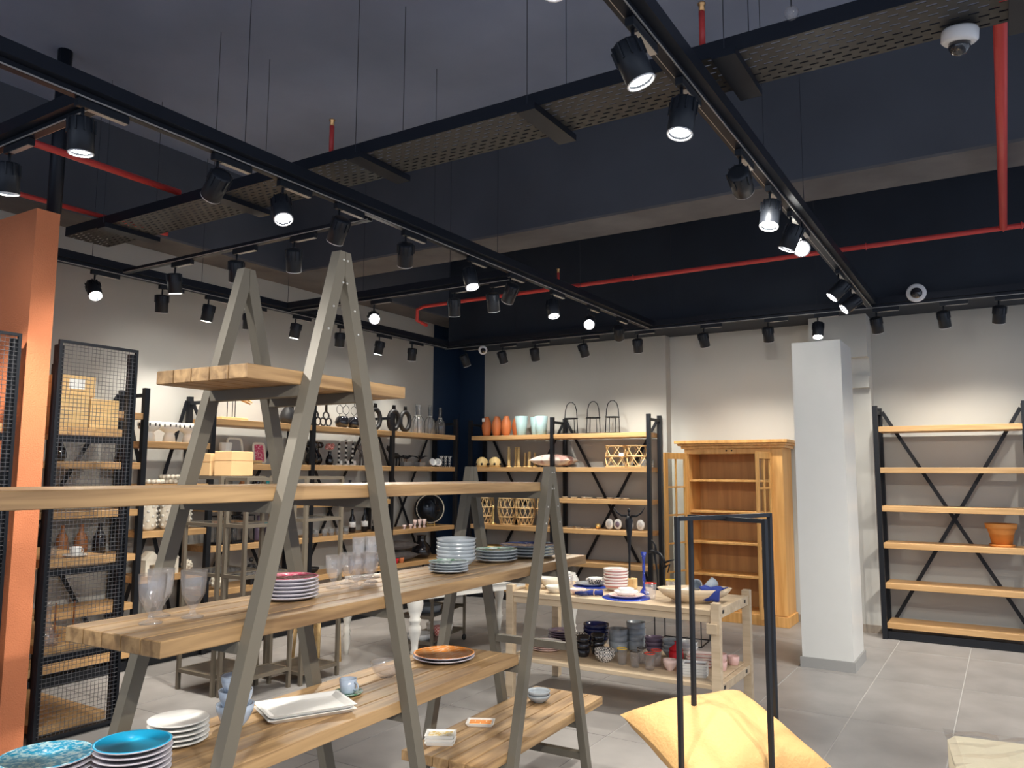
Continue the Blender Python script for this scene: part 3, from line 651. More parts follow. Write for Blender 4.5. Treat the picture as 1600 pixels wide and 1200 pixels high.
# top shelf
t = thing('driftwood_sculpture', 'driftwood bird sculpture on rods with a wood base', 'sculpture', (XI, 4.98, 2.0805))
MB().cbox(-.06, .06, -.15, .15, 0, .03, .003).build('base', 'box_wood', t)
for y in (-.05, .01, .04): MB().tube([(0, y, .03), (0, y, .24)], .004, 6).build('rod', 'black_metal', t)
MB().tube([(0, -.12, .27), (0, 0, .25), (.02, .12, .20), (.02, .20, .17)], [.012, .02, .016, .006], 8).build('driftwood', 'oak_y', t); MB().tube([(0, -.02, .25), (-.02, .14, .24), (0, .24, .19)], [.016, .014, .007], 8).build('driftwood', 'box_wood', t)
vase('tall black faceted vase on the left rack top shelf', 5.68, 2.08, sc(GOURD, .085, .24), 'black_matte', n=9)
def ringvase(label, y, x=XI, R=.088, neck=2):
    t = thing('ring_vase', label, 'vase', (x, y, 2.0805), 0, 'black ring vases')
    MB().ring((0, 0, R*1.25+.03), R, .027, 'X', 30, 10, 1., 1.25).build('ring_body', 'black_matte', t)
    for k in range(neck): MB().lathe([(.014, 0), (.011, .05), (.014, .055)], (0, -.014+.028*k, R*2.5+.045), 12).build('neck', 'black_matte', t)
    MB().box(-.03, .03, -.04, .04, 0, .012).build('foot', 'black_matte', t)
for i, (y, x) in enumerate(((7.01, -6.25), (7.31, -6.22), (7.42, -6.32), (7.52, -6.22))): ringvase('black ring-shaped twin-neck vase on the top shelf, %s from the left' % ORD[i], y, x)
for i, y in enumerate((6.06, 6.22)):
    t = thing('ring_candlestick', 'black stacked-ring candlestick on the left top shelf, %s one' % ['left', 'right'][i], 'candle holder', (XI, y, 2.0805), 0, 'ring candlesticks')
    MB().box(-.03, .03, -.04, .04, 0, .012).build('foot', 'black_matte', t)
    for k in range(3): MB().ring((0, (-.04, .04, 0)[k], (.06, .06, .125)[k]), .042, .009, 'X', 22, 7).build('ring', 'black_matte', t)
    MB().lathe([(.015, .165), (.012, .27), (.018, .28)], (0, 0, 0), 12).build('neck', 'black_matte', t)
for i, y in enumerate((6.42, 6.60, 6.79)): vase('glossy black round bowl on the top shelf, %s of three' % ['left', 'middle', 'right'][i], y, 2.08, sc([(.4, 0), (.8, .15), (1, .5), (.8, .85), (.6, 1), (.55, 1), (.7, .8), (.001, .2)], .085, .13), 'black_glaze', 'round_bowl', 'bowl', x=-6.2, group='glossy black bowls')
for i, y in enumerate((6.59, 6.82)):
    t = thing('wire_ring_stand', 'thin wire candle stand of loops behind the black bowls, %s one' % ['left', 'right'][i], 'candle stand', (-6.36, y, 2.0805), 0, 'wire loop stands')
    MB().ring((0, 0, .003), .05, .003, 'Z', 20, 5).build('foot', 'black_metal', t)
    for k in range(3): MB().ring((0, (-.05, .05, 0)[k], (.22, .22, .30)[k]), .05, .003, 'X', 22, 5).build('loop', 'black_metal', t)
    MB().tube([(0, -.05, 0), (0, -.05, .17)], .003, 5).build('rod', 'black_metal', t); MB().tube([(0, .05, 0), (0, .05, .17)], .003, 5).build('rod', 'black_metal', t)
for i, (y, x, h) in enumerate(((7.77, -6.2, .36), (7.88, -6.33, .38), (8.01, -6.22, .37), (8.27, -6.25, .36))):
    t = thing('bottle_lantern', 'clear bottle-shaped lantern in dark wire on the top shelf, %s from left' % ORD[i], 'lantern', (x, y, 2.0805), 0, 'bottle lanterns')
    pr = sc([(.75, 0), (1, .03), (1, .38), (.75, .5), (.25, .62), (.25, .98), (.3, 1), (.24, 1), (.2, .62), (.9, .38), (.9, .03), (.001, .02)], .07, h)
    MB().lathe(pr, (0, 0, 0), 20).build('bottle', 'smoke_glass', t)
    for k in range(4):
        a = PI/2*k+.4; MB().tube([(.071*math.cos(a), .071*math.sin(a), .005), (.072*math.cos(a), .072*math.sin(a), h*.38), (.055*math.cos(a), .055*math.sin(a), h*.5), (.020*math.cos(a), .020*math.sin(a), h*.62), (.020*math.cos(a), .020*math.sin(a), h*.95)], .003, 5).build('wire', 'black_metal', t)
    MB().ring((0, 0, h*.62), .021, .006, 'Z', 14, 6).build('collar', 'bolt_steel', t)
# second shelf 1.67
z2 = 1.6705
t = thing('carved_stool', 'white carved drum ornament behind the cardboard boxes', 'ornament', (XI, 4.93, z2)); MB().lathe([(.055, 0), (.06, .02), (.05, .1), (.062, .19), (.055, .20)], (0, 0, 0), 10, smooth=False).build('drum', 'white_paint', t); MB().ring((0, 0, .10), .053, .009, 'Z', 16, 6).build('band', 'pink_light', t)
def frame_tray(label, y, m, w=.085, h=.12, lean=.18):
    t = thing('framed_tray', label, 'tray', (-6.30, y, z2)); t.rotation_euler = (0, -lean, 0)
    pts = []
    for k in range(24):
        a = 2*PI*k/24; cx, cy = math.cos(a), math.sin(a); e = .35
        pts.append((0, w*math.copysign(abs(cx)**e, cx), h+.012+h*math.copysign(abs(cy)**e, cy)))
    MB().tube(pts, .012, 7, True).build('rim', 'cream_stone', t)
    MB().box(-.010, -.004, -w*.98, w*.98, .02, 2*h+.005).build('panel', m, t)
frame_tray('cream framed oval tray leaning on the second left shelf', 5.10, 'tile'); frame_tray('cream framed tray with a red panel on the second left shelf', 5.39, 'rose_pattern', .07, .10)
for i in range(2): lathe_thing('wood_coaster', 'pale round coaster beside the framed trays, %s' % ['lower', 'upper'][i], 'coaster', [(.06, 0), (.06, .016), (.001, .016)], (-6.2, 5.25, z2+.02*i), 'box_wood', 20, 'pale coasters')
frame_tray('cream ring tray left of the black flower vases', 5.82, 'black_matte', .05, .06)
def flowervase(label, y, x=-6.22):
    t = thing('flower_vase', label, 'vase', (x, y, z2), 0, 'black flower vases')
    MB().lathe(sc(GOURD, .07, .20), (0, 0, 0), 20).build('vessel', 'black_glaze', t)
    for k in range(7):
        a = 2*PI*k/7; MB().ball((.045*math.cos(a), .045*math.sin(a), .215), .034, 9, 6).build('bloom', 'black_glaze', t)
flowervase('glossy black flower-topped vase left of the rack post', 6.0); flowervase('glossy black flower-topped vase right of the rack post', 6.14, -6.3)
t = thing('flower_vase', 'dark vase with red and white blossom by the beaded candlesticks', 'vase', (-6.2, 6.24, z2)); MB().lathe(sc(GOURD, .045, .15), (0, 0, 0), 16).build('vessel', 'black_glaze', t)
for k in range(6): a = PI/3*k; MB().ball((.03*math.cos(a), .03*math.sin(a), .19+.02*(k % 2)), .026, 9, 6).build('bloom', 'rose_weave', t)
for i, y in enumerate((6.36, 6.47, 6.575)):
    t = thing('bead_candlestick', 'white and black beaded candlestick, %s of three on the second shelf' % ['left', 'middle', 'right'][i], 'candle holder', (-6.18, y, z2), 0, 'beaded candlesticks')
    MB().lathe([(.036, 0), (.036, .012), (.012, .02)], (0, 0, 0), 16).build('foot', 'white_paint', t)
    hh = (.25, .27, .26)[i]
    for k in range(9): MB().ball((0, 0, .032+k*(hh-.03)/9), .0145, 10, 6).build('bead', 'white_paint' if k % 2 else 'black_glaze', t)
    MB().lathe([(.012, hh), (.014, hh+.015), (.010, hh+.015)], (0, 0, 0), 12).build('socket', 'bolt_steel', t)
    MB().box(0, .002, -.02, .02, 0, .04).build('price_tag', 'tag_paper', t, (.040, 0, .012), (0, -.3, 0))
def cat(label, loc, s=1., rz=0):
    t = thing('cat_figurine', label, 'figurine', loc, rz); B = MB()
    B.tube([(0, -.07, .12), (0, -.02, .125), (0, .06, .12), (0, .10, .11)], [.02, .032, .034, .02], 10)
    for y in (-.055, .075):
        for x in (-.02, .02): B.tube([(x, y, .12), (x*1.2, y+.006, .06), (x*1.2, y, .0)], [.016, .010, .010], 7)
    B.tube([(0, -.055, .13), (0, -.085, .18)], [.022, .018], 8); B.ball((0, -.095, .20), .03, 12, 8); B.tube([(0, .1, .115), (0, .14, .10), (0, .15, .05)], [.008, .006, .004], 6)
    b = B.build('cat_body', 'grey_cloth' if s > 1 else 'black_matte', t)
    for x in (-.016, .016): MB().lathe([(.010, 0), (.001, .026)], (x, -.095, .222), 6).build('ear', 'black_matte', b)
cat('dark standing cat figurine right of the beaded candlesticks', (-6.22, 6.82, z2+.004), 1.2); cat('black cat figurine half hidden behind the steel leg', (-6.20, 7.30, z2+.004), 1.)
for i, (y, x) in enumerate(((7.50, -6.2), (7.66, -6.3), (7.80, -6.2))):
    t = thing('branch_ornament', 'dark metal branch ornament on a grey block, %s from the left' % ORD[i], 'ornament', (x, y, z2), 0, 'branch ornaments')
    MB().cbox(-.04, .04, -.055, .055, 0, .055, .003).build('block', 'skirting_grey', t)
    MB().tube([(0, 0, .055), (0, .01, .10)], .005, 6).build('stem', 'brown_wood', t)
    for k in range(4): MB().tube([(0, .01, .095), (.01*(k-1.5), -.06+.045*k, .12+.01*(k % 2)), (.02*(k-1.5), -.10+.07*k, .13)], [.006, .010, .004], 6).build('branch', 'black_metal', t)
for i, (y, a) in enumerate(((7.96, .5), (8.08, .8))):
    o = lathe_thing('shell_bowl', 'white shell bowl tipped on its side, %s one' % ['left', 'right'][i], 'bowl', bowl_prof(.05, .05), (-6.15, y, z2+.04), 'white_glaze', 20, 'tipped shell bowls'); o.rotation_euler = (a*.6, 1.1, 0)
for i, y in enumerate((8.17, 8.26, 8.35)):
    vase('black and white chequered goblet by the navy corner, %s of three' % ['left', 'middle', 'right'][i], y, 1.67, sc([(.8, 0), (.8, .05), (.2, .12), (.6, .3), (.3, .42), (.7, .6), (.4, .72), (1, 1), (.9, 1), (.001, .8)], .035, .14), 'checker_dark', 'goblet', 'goblet', x=-6.15, group='chequered goblets')
# third shelf 1.29 (behind the bronze stands)
z3 = 1.2905
for i, (y, pr, r, h, m) in enumerate(((4.82, GOURD, .05, .14, 'rose_weave'), (4.95, BOT, .055, .25, 'brown_wood'), (5.10, BOT, .06, .27, 'brown_wood'), (5.28, GOURD, .07, .25, 'black_glaze'), (5.40, GOURD, .065, .24, 'teal'), (5.55, BOT, .05, .26, 'brown_wood'), (5.70, BOT, .045, .28, 'black_matte'))):
    vase(['small pink ornament jar', 'left carved brown wooden vase', 'right carved brown wooden vase', 'glossy black urn vase', 'glossy teal vase', 'slim brown bottle vase', 'slim black bottle vase'][i]+' on the left rack third shelf', y, 1.29, sc(pr, r, h), m, n=14, x=-6.2)
for i, y in enumerate((6.10, 6.42, 6.62, 6.85)): vase('%s dark vase on the third shelf right of the first rack post' % ORD[i], y, 1.29, sc((BOT, GOURD, BOT, GOURD)[i], (.06, .075, .05, .06)[i], (.2, .16, .22, .2)[i]), ('grey_cloth', 'black_matte', 'black_glaze', 'black_matte')[i], x=-6.25)
for i, y in enumerate((6.25, 6.34)): vase('small black and white jar on the third left shelf, %s one' % ['left', 'right'][i], y, 1.29, cup_prof(.035, .07), 'zigzag_pattern', 'small_jar', 'jar', 16, x=-6.12)
o = MB().box(0, .004, -.05, .05, 0, .05).build('price_card', 'tag_paper', None, (-6.085, 7.20, 1.42)); tag(o, 'white price card hanging by the mirror rack post', 'card')
# fourth shelf .93
z4_ = .9305
for i, (y, h) in enumerate(((6.62, .26), (6.82, .26))):
    t = thing('wine_bottle', 'dark bottle with a white label on the left rack, %s one' % ['left', 'right'][i], 'bottle', (-6.2, y, z4_), 0, 'dark labelled bottles'); MB().lathe(sc(BOT, .038, h), (0, 0, 0), 18).build('bottle_body', 'black_glaze', t); MB().lathe([(.0385, .06), (.0385, .12)], (0, 0, 0), 18).build('paper_label', 'tag_paper', t)
for i, y in enumerate((5.98, 6.10, 6.20, 6.30, 6.42)): vase('small glass candle cup in the row on the left rack, %s from the left' % ORD[i], y, .93, cup_prof(.032, .075), 'smoke_glass', 'candle_cup', 'cup', 16, x=-6.1, group='glass candle cups')
def figure(label, loc, h=.16):
    t = thing('acrobat_figurine', label, 'figurine', loc, 0, 'black seated figurines'); k = h/.16; B = MB()
    B.tube([(0, 0, .06*k), (0, 0, .12*k)], [.014*k, .018*k], 8); B.ball((0, 0, .148*k), .016*k, 10, 7)
    for s_ in (-1, 1):
        B.tube([(0, s_*.01*k, .065*k), (.05*k, s_*.035*k, .06*k), (.055*k, s_*.04*k, 0)], [.012*k, .009*k, .007*k], 7); B.tube([(0, s_*.018*k, .115*k), (.01*k, s_*.04*k, .085*k), (.035*k, s_*.03*k, .06*k)], [.008*k, .006*k, .005*k], 6)
    B.box(-.02*k, .02*k, -.02*k, .02*k, 0, .05*k)
    B.build('figure_body', 'black_matte', t)
for i, y in enumerate((5.20, 5.34, 5.48)): figure('black seated figurine on the low left shelf, %s of three' % ['left', 'middle', 'right'][i], (-6.15, y, .5445), .24)
for i, y in enumerate((6.93, 7.03)): figure('black seated figurine beside the dark bottles, %s one' % ['left', 'right'][i], (-6.15, y, .9345), .18)
for i, y in enumerate((4.85, 5.02, 5.16)): 
    t = thing('glass_lantern', 'black framed glass lantern on the left rack, %s of three' % ['left', 'middle', 'right'][i], 'lantern', (-6.2, y, z4_), 0, 'black glass lanterns')
    MB().box(-.06, .06, -.06, .06, 0, .02).box(-.06, .06, -.06, .06, .25, .26).build('frame_plates', 'black_metal', t)
    for a in (-.056, .056):
        for b in (-.056, .056): MB().box(a-.004, a+.004, b-.004, b+.004, .02, .25).build('bar', 'black_metal', t)
    MB().lathe([(.035, .021), (.035, .16), (.032, .16), (.032, .03), (.001, .03)], (0, 0, 0), 16).build('glass_cup', 'smoke_glass', t)
for i, y in enumerate((5.36, 5.50, 5.64)): vase('tall thin grey-violet vase on the left rack, %s of three' % ['left', 'middle', 'right'][i], y, .93, sc(BOT, .05, .24), 'purple_rim', n=14, group='grey-violet vases')
# round mirror
t = thing('round_mirror', 'round dark mirror with a beaded rim on a small easel', 'mirror', (-6.20, 8.03, z4_)); t.rotation_euler = (0, -.10, math.radians(-38))
MB().lathe([(.001, 0), (.165, 0), (.165, .012), (.001, .012)], (0, 0, 0), 40).build('mirror_disc', 'mirror', t, (.0, 0, .215), (0, PI/2, 0))
MB().lathe([(.165, -.06), (.19, -.06), (.19, 0.0), (.165, 0.0)], (0, 0, 0), 40).build('drum', 'black_matte', t, (-.0, 0, .215), (0, PI/2, 0))
bm = MB().ball((0, 0, 0), .0085, 8, 5).mesh('rim_bead', 'cream_stone')
for k in range(60): a = 2*PI*k/60; inst('rim_bead', bm, t, (.012, .177*math.cos(a), .215+.177*math.sin(a)))
for y in (-.045, .045): MB().tube([(.06, y, 0.0), (.03, y, .012), (.025, y, .05)], .007, 6).build('easel_foot', 'gold', t)
MB().tube([(.03, -.045, .012), (.03, .045, .012)], .006, 6).build('easel_bar', 'gold', t)
for i, (y, q) in enumerate(((7.52, 0), (7.60, 1), (7.69, 1), (7.78, 1), (7.40, 0))):
    t = thing('egg_cup', 'small white and pink cup before the round mirror, %s in the row' % ORD[i], 'cup', (-6.1, y, z4_), 0, 'small pink cups'); MB().lathe(sc([(.7, 0), (.7, .1), (.3, .3), (.9, .6), (1, 1), (.9, 1), (.001, .5)], .026, .10 if q else .05), (0, 0, 0), 14).build('cup_bowl', 'pink_light', t)
# low shelf .54
def cushion_obj(name, label, loc, a, b, h, m, rot=(0, 0, 0), group=None, n=14, pinch=.12, cat='cushion', wr=0.):
    M_ = MB(); v = []; fs = []
    for s_ in (1, -1):
        for i in range(n+1):
            for j in range(n+1):
                x, y = 2*i/n-1, 2*j/n-1; k = (max(0, (1-x*x)*(1-y*y)))**.42
                px = x*(1-pinch*(1-y*y)); py = y*(1-pinch*(1-x*x))
                w = wr*math.sin(7*x+3*y*y+s_)*math.cos(5*y-2*x)*k
                v.append((px*a, py*b, s_*h*k+w))
    N = (n+1)**2
    for i in range(n):
        for j in range(n):
            p0 = i*(n+1)+j; q = (p0, p0+n+1, p0+n+2, p0+1); fs.append(q); fs.append(tuple(N+t_ for t_ in q[::-1]))
    M_.add(v, fs, True); o = M_.build(name, m, None, loc, rot); return tag(o, label, cat, group)
cushion_obj('grey_cushion', 'upper grey patterned cushion low on the left rack', (-6.25, 7.44, .545+.185), .16, .24, .055, 'grey_cloth', (0, 0, 0), 'grey cushions')
cushion_obj('grey_cushion', 'lower grey patterned cushion low on the left rack', (-6.25, 7.45, .545+.064), .16, .25, .06, 'grey_cloth', (0, 0, 0), 'grey cushions')
vase('large glossy black jar low by the navy corner', 7.92, .54, sc(GOURD, .13, .28), 'black_glaze', 'large_jar', 'jar')
for i, (y, m) in enumerate(((7.20, 'white_glaze'), (7.28, 'red_glaze'), (7.38, 'rust_clay'), (7.10, 'white_glaze'))): vase('%s cup at the low shelf edge of the left rack' % ['small white', 'small red', 'small brown', 'tiny white'][i], y, .54, cup_prof(.035, .06), m, 'small_cup', 'cup', 16, x=-6.12)
for i, y in enumerate((4.95, 5.3, 5.65, 6.1, 6.5)): vase('pale low dish on the long left rack, %s from the left' % ORD[i], y, .54 if i != 1 else .16, bowl_prof(.08, .06), ('cream_stone', 'box_wood', 'cream_stone', 'black_matte', 'grey_cloth')[i], 'low_dish', 'dish', x=-6.27)
# mesh-side rack goods
for i, (y, h, m) in enumerate(((3.36, .18, 'black_glaze'), (3.50, .12, 'smoke_glass'), (3.62, .12, 'smoke_glass'), (3.74, .12, 'smoke_glass'), (3.86, .14, 'black_glaze'))): vase('dark glassware behind the mesh panel, %s from the left' % ORD[i], y, 1.67, sc(GOURD, .05, h), m, x=-6.2)
for i, (y, m) in enumerate(((3.3, 'black_matte'), (3.45, 'brown_wood'), (3.6, 'brown_wood'), (3.75, 'black_glaze'))): vase('dark bottle vase on the shelf behind the mesh, %s from the left' % ORD[i], y, .93, sc(BOT, .05, .25), m, x=-6.25)

# ------------------------------------------------------------------ back rack goods
YI = 8.84
def bvase(label, x, z, prof, m, name='vase', cat='vase', n=24, ribs=None, y=YI, group=None): return lathe_thing(name, label, cat, prof, (x, y, z+.0005), m, n, group, ribs)
for i, (x, y) in enumerate(((-5.86, 8.78), (-5.70, 8.78), (-5.55, 8.78), (-5.78, 8.93), (-5.46, 8.90))):
    o = bvase('rust orange ribbed oval vase on the back top shelf, %s' % ['front left with a price tag', 'front middle', 'front right', 'rear left', 'rear right'][i], x, 2.08, sc([(.5, 0), (.8, .1), (1, .42), (.9, .7), (.5, .92), (.45, 1), (.38, 1), (.5, .85), (.001, .3)], .066, .26), 'rust_clay', n=48, ribs=(16, .03), y=y, group='rust orange ribbed vases')
    if i == 0: MB().box(-.022, .022, -.078, -.076, .19, .235).build('price_tag', 'tag_paper', o)
for i, (x, y, h) in enumerate(((-5.33, 8.80, .25), (-5.18, 8.93, .24), (-5.02, 8.78, .24))): bvase('pale blue flared pot on the back top shelf, %s of three' % ['left', 'middle', 'right'][i], x, 2.08, [(.055, 0), (.058, .004), (.085, h), (.080, h), (.055, .012), (.001, .01)], 'pale_blue', 'flared_pot', 'pot', y=y, group='pale blue pots')
for i, x in enumerate((-4.62, -4.31, -4.05)):
    t = thing('hoop_stand', 'black wire two-tier stand with a hoop handle, %s from the left' % ORD[i], 'stand', (x, 8.83 if i < 3 else 8.9, 2.0805), 0, 'wire hoop stands'); r = .095
    MB().ring((0, 0, .008), r, .007, 'Z', 28, 6).build('lower_ring', 'black_metal', t); MB().ring((0, 0, .20), r*.88, .007, 'Z', 28, 6).build('upper_ring', 'black_metal', t)
    MB().lathe([(.001, 0), (r*.98, 0), (r*.98, .004), (.001, .004)], (0, 0, .004), 24).build('lower_plate', 'black_metal', t); MB().lathe([(.001, 0), (r*.86, 0), (r*.86, .004), (.001, .004)], (0, 0, .198), 24).build('upper_plate', 'black_metal', t)
    MB().tube([(-r, 0, .008), (-r*.9, 0, .2), (-r*.82, 0, .30), (-r*.6, 0, .37), (-r*.2, 0, .402), (r*.2, 0, .402), (r*.6, 0, .37), (r*.82, 0, .30), (r*.9, 0, .2), (r, 0, .008)], .0055, 6).build('hoop', 'black_metal', t)
    for y in (-r, r): MB().tube([(0, y, .008), (0, y*.88, .2)], .0045, 5).build('support', 'black_metal', t)
for i, x in enumerate((-5.90, -5.80, -5.70)):
    t = thing('gold_shell', 'gold pierced dome ornament on the second back shelf, %s of three' % ['left', 'middle', 'right'][i], 'ornament', (x, 8.74+.15*(i % 2), 1.6705), 0, 'gold dome ornaments')
    MB().lathe([(.075, 0), (.085, .04), (.07, .10), (.03, .13), (.001, .135)], (0, 0, 0), 18).build('dome', 'pale_gold', t)
    for k in range(6): a = PI/3*k; MB().ball((.082*math.cos(a), .082*math.sin(a), .04), .016, 8, 5).build('opening', 'black_matte', t)
for i, (x, h) in enumerate(((-5.52, .27), (-5.44, .26), (-5.37, .26), (-5.30, .19), (-5.21, .20), (-5.155, .19))):
    t = thing('gold_candlestick', 'ribbed gold candlestick on the second back shelf, %s from the left' % ORD[i], 'candle holder', (x, 8.80+.05*(i % 2), 1.6705), 0, 'gold candlesticks')
    MB().lathe([(.036, 0), (.036, .01), (.014, .02)], (0, 0, 0), 16).build('foot', 'pale_gold', t); pr = []
    for k in range(9): pr += [(.014, .02+k*(h-.04)/9), (.024, .02+(k+.5)*(h-.04)/9)]
    MB().lathe(pr+[(.012, h-.02), (.02, h), (.001, h)], (0, 0, 0), 14).build('stem', 'pale_gold', t)
cushion_obj('pale_cushion', 'white cushion with pink patches on the second back shelf', (-4.86, 8.82, 1.6705+.085), .28, .16, .085, 'pink_patch', pinch=.1)
def rattan_cyl(label, x, z, r, h, bulge, group, name='rattan_lantern', y=YI, n=12, cup=True):
    t = thing(name, label, 'lantern' if cup else 'basket', (x, y, z+.0105), 0, group); R = lambda s_: r*(1-bulge+bulge*math.sin(PI*s_))
    for s_ in ((0, .22, .5, .78, 1) if cup else (0, .5, 1)): MB().ring((0, 0, s_*h), R(s_), .008, 'Z', 24, 5).build('hoop', 'rattan', t)
    for k in range(n):
        for d in (-1, 1):
            pts = []
            for j in range(7): s_ = j/6; a = 2*PI*k/n+d*s_*1.3; pts.append((R(s_)*math.cos(a), R(s_)*math.sin(a), s_*h))
            MB().tube(pts, .0055, 4).build('cane', 'rattan', t)
    if cup: MB().lathe([(R(1), h), (R(1)*1.04, h+.004), (R(1)*1.04, h+.035), (R(1)*.94, h+.035), (R(1)*.94, h)], (0, 0, 0), 24).build('collar', 'rattan', t)
    if cup: MB().lathe([(r*.5, -.008), (r*.55, h*.6), (r*.53, h*.6), (r*.48, .0), (.001, 0)], (0, 0, 0), 18).build('glass_cup', 'smoke_glass', t)
    return t
for i, x in enumerate((-5.92, -5.56, -5.29, -4.97)): rattan_cyl('barrel-shaped rattan lantern on the back rack, %s from the navy corner' % ORD[i], x, .93, .128, .42, .28, 'rattan lanterns', n=12)
t = thing('gold_candlestick', 'slim gold candlestick between the rattan lanterns', 'candle holder', (-5.72, 8.74, .9305)); MB().lathe([(.04, 0), (.04, .01), (.01, .03), (.016, .1), (.01, .2), (.022, .24), (.001, .24)], (0, 0, 0), 16).build('stem', 'gold', t)
for i, x in enumerate((-4.01, -3.73)): rattan_cyl('round open rattan basket on the second back shelf, %s one' % ['left with price tag', 'right'][i], x, 1.67, .128, .245, .02, 'rattan baskets', 'rattan_basket', n=6, cup=False)
tag(MB().box(-.03, .03, -.002, 0, 0, .04).build('price_tag', 'tag_paper', None, (-3.88, 8.70, 1.80)), 'white price tag hanging on the rattan basket', 'tag')
for i, x in enumerate((-3.62, -3.60)): bvase('clear glass cup at the right end of the back rack, %s' % ['front', 'rear'][i], x+.02*i, 1.67, cup_prof(.04, .09), 'smoke_glass', 'glass_cup', 'cup', 16, y=8.74+.14*i)
for i, x in enumerate((-4.66, -4.55, -4.42, -4.33, -4.20, -4.08, -3.95, -3.86)): bvase('tiny silver dish in the row on the third back shelf, %s from the left' % ORD[i], x, 1.29, plate_prof(.045, .018), 'bolt_steel', 'tiny_dish', 'dish', 18, y=8.74+.03*(i % 3), group='tiny silver dishes')
for i, x in enumerate((-4.6, -4.48, -4.36)): bvase('clear flat dish on the fourth back shelf, %s from the left' % ORD[i], x, .93, plate_prof(.055, .02), 'smoke_glass', 'flat_dish', 'dish', 18, y=8.76, group='clear flat dishes')
t = thing('stone_ball', 'small golden stone ball on the fourth back shelf', 'ornament', (-4.22, 8.76, .9305)); MB().ball((0, 0, .035), .035, 14, 9).build('ball', 'gold', t); MB().ring((0, 0, .006), .02, .005).build('ring_foot', 'brown_wood', t)
for i, (x, m) in enumerate(((-4.08, 'smoke_glass'), (-3.97, 'purple_rim'), (-3.82, 'black_glaze'), (-3.68, 'smoke_glass'))):
    t = thing('agate_slice', '%s agate slice standing on the fourth back shelf' % ['clear', 'violet', 'dark', 'rear pale'][i], 'ornament', (x, 8.78, .9305)); MB().lathe([(.001, -.012), (.045, -.012), (.052, 0), (.045, .012), (.001, .012)], (0, 0, 0), 18, sx=1.25).build('slice', 'white_glaze', t, (0, 0, .065), (PI/2, PI/2, 0)); MB().lathe([(.001, -.014), (.028, -.014), (.028, .014), (.001, .014)], (0, 0, 0), 16, sx=1.25).build('core', m, t, (0, 0, .065), (PI/2, PI/2, 0))
for i, x in enumerate((-5.7, -5.35, -5.0)): rattan_cyl('low rattan basket on the bottom back shelf, %s from the left' % ORD[i], x, .16, .13, .12, .05, 'low rattan baskets', 'rattan_basket', n=9, cup=False)
for i, x in enumerate((-5.75, -5.35)):
    t = thing('gold_bowl', 'wide gold leaf bowl on the low back shelf, %s one' % ['left', 'right'][i], 'bowl', (x, 8.8, .5405), 0, 'gold leaf bowls'); MB().lathe(bowl_prof(.13, .12), (0, 0, 0), 24, (7, .05)).build('bowl_body', 'gold', t)
# terracotta pot
t = thing('terracotta_pot', 'terracotta flower pot on a saucer on the empty rack', 'pot', (-.075, 8.88, .9305))
MB().lathe([(.001, .0), (.10, 0), (.108, .022), (.10, .022), (.095, .008), (.001, .008)], (0, 0, 0), 28).build('saucer', 'terracotta', t)
MB().lathe([(.001, .009), (.082, .009), (.112, .165), (.128, .165), (.135, .215), (.126, .215), (.118, .17), (.078, .03), (.001, .03)], (0, 0, 0), 30).build('pot_body', 'terracotta', t)

# ------------------------------------------------------------------ pine cabinet
cb = thing('pine_cabinet', 'tall honey pine cabinet with open glazed doors', 'cabinet', (-2.575, 8.95, 0))
w, d = .545, .20
def part(name, m, *boxes):
    q = MB()
    for b_ in boxes: q.cbox(*b_, .003)
    return q.build(name, m, cb)
part('side_panel', 'pine', (-w, -w+.05, -d, d, .10, 1.88)); part('side_panel', 'pine', (w-.13, w, -d, d, .10, 1.88))
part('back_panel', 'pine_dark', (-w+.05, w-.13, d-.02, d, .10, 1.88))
part('plinth', 'pine', (-w-.02, w+.02, -d-.02, d, 0, .11))
part('head_rail', 'pine', (-w+.05, w-.13, -d, -d+.03, 1.82, 1.88))
part('cornice', 'pine', (-w-.03, w+.03, -d-.03, d, 1.88, 1.91), (-w-.06, w+.05, -d-.06, d, 1.911, 1.935), (-w-.09, w+.07, -d-.09, d, 1.936, 1.97))
for z in (1.535, 1.19, .85, .50, .125): part('shelf', 'pine', (-w+.051, w-.131, -d+.02, d-.021, z-.025, z))
for x in (-.06, .0): MB().ball((x, -d-.008, 1.855), .010, 8, 6).build('door_catch', 'black_metal', cb)
def door(hx, ang, sgn):
    W_, H_ = .43, 1.70
    m = MB()
    for (x0, x1, z0, z1) in ((0, .055, 0, H_), (W_-.055, W_, 0, H_), (.055, W_-.055, 0, .09), (.055, W_-.055, H_-.07, H_)): m.cbox(sgn*x0 if sgn > 0 else -x1, x1 if sgn > 0 else -x0, -.011, .011, z0, z1, .002)
    o = m.build('door', 'pine', cb, (hx, -d-.012, .13), (0, 0, ang))
    X = lambda x0, x1: (x0, x1) if sgn > 0 else (-x1, -x0)
    gm = MB().box(*X(W_/2-.009, W_/2+.009), -.008, .008, .09, H_-.07).build('glazing_bar', 'pine', o)
    n = 5; hh = (H_-.16)/n
    for k in range(1, n): MB().box(*X(.055, W_-.055), -.008, .008, .09+k*hh-.009, .09+k*hh+.009).build('glazing_bar', 'pine', o)
    for k in range(n):
        for c_ in range(2): MB().box(*X(.055+c_*(W_/2-.046), .055+(c_+1)*(W_/2-.064)+c_*.018), -.002, .002, .09+k*hh+.009, .09+(k+1)*hh-.009).build('pane', 'pane', o)
    return o
door(-w+.03, math.radians(-105), 1)
door(w-.12, math.radians(84), -1)
part('pilaster', 'pine', (w-.128, w-.002, -d-.012, -d, .115, 1.875))
MB().tube([(-.88, -.62, 1.2), (-.90, -.60, .8), (-.89, -.6, .72)], .006, 6).build('door_pull_strap', 'gold', cb) if False else None

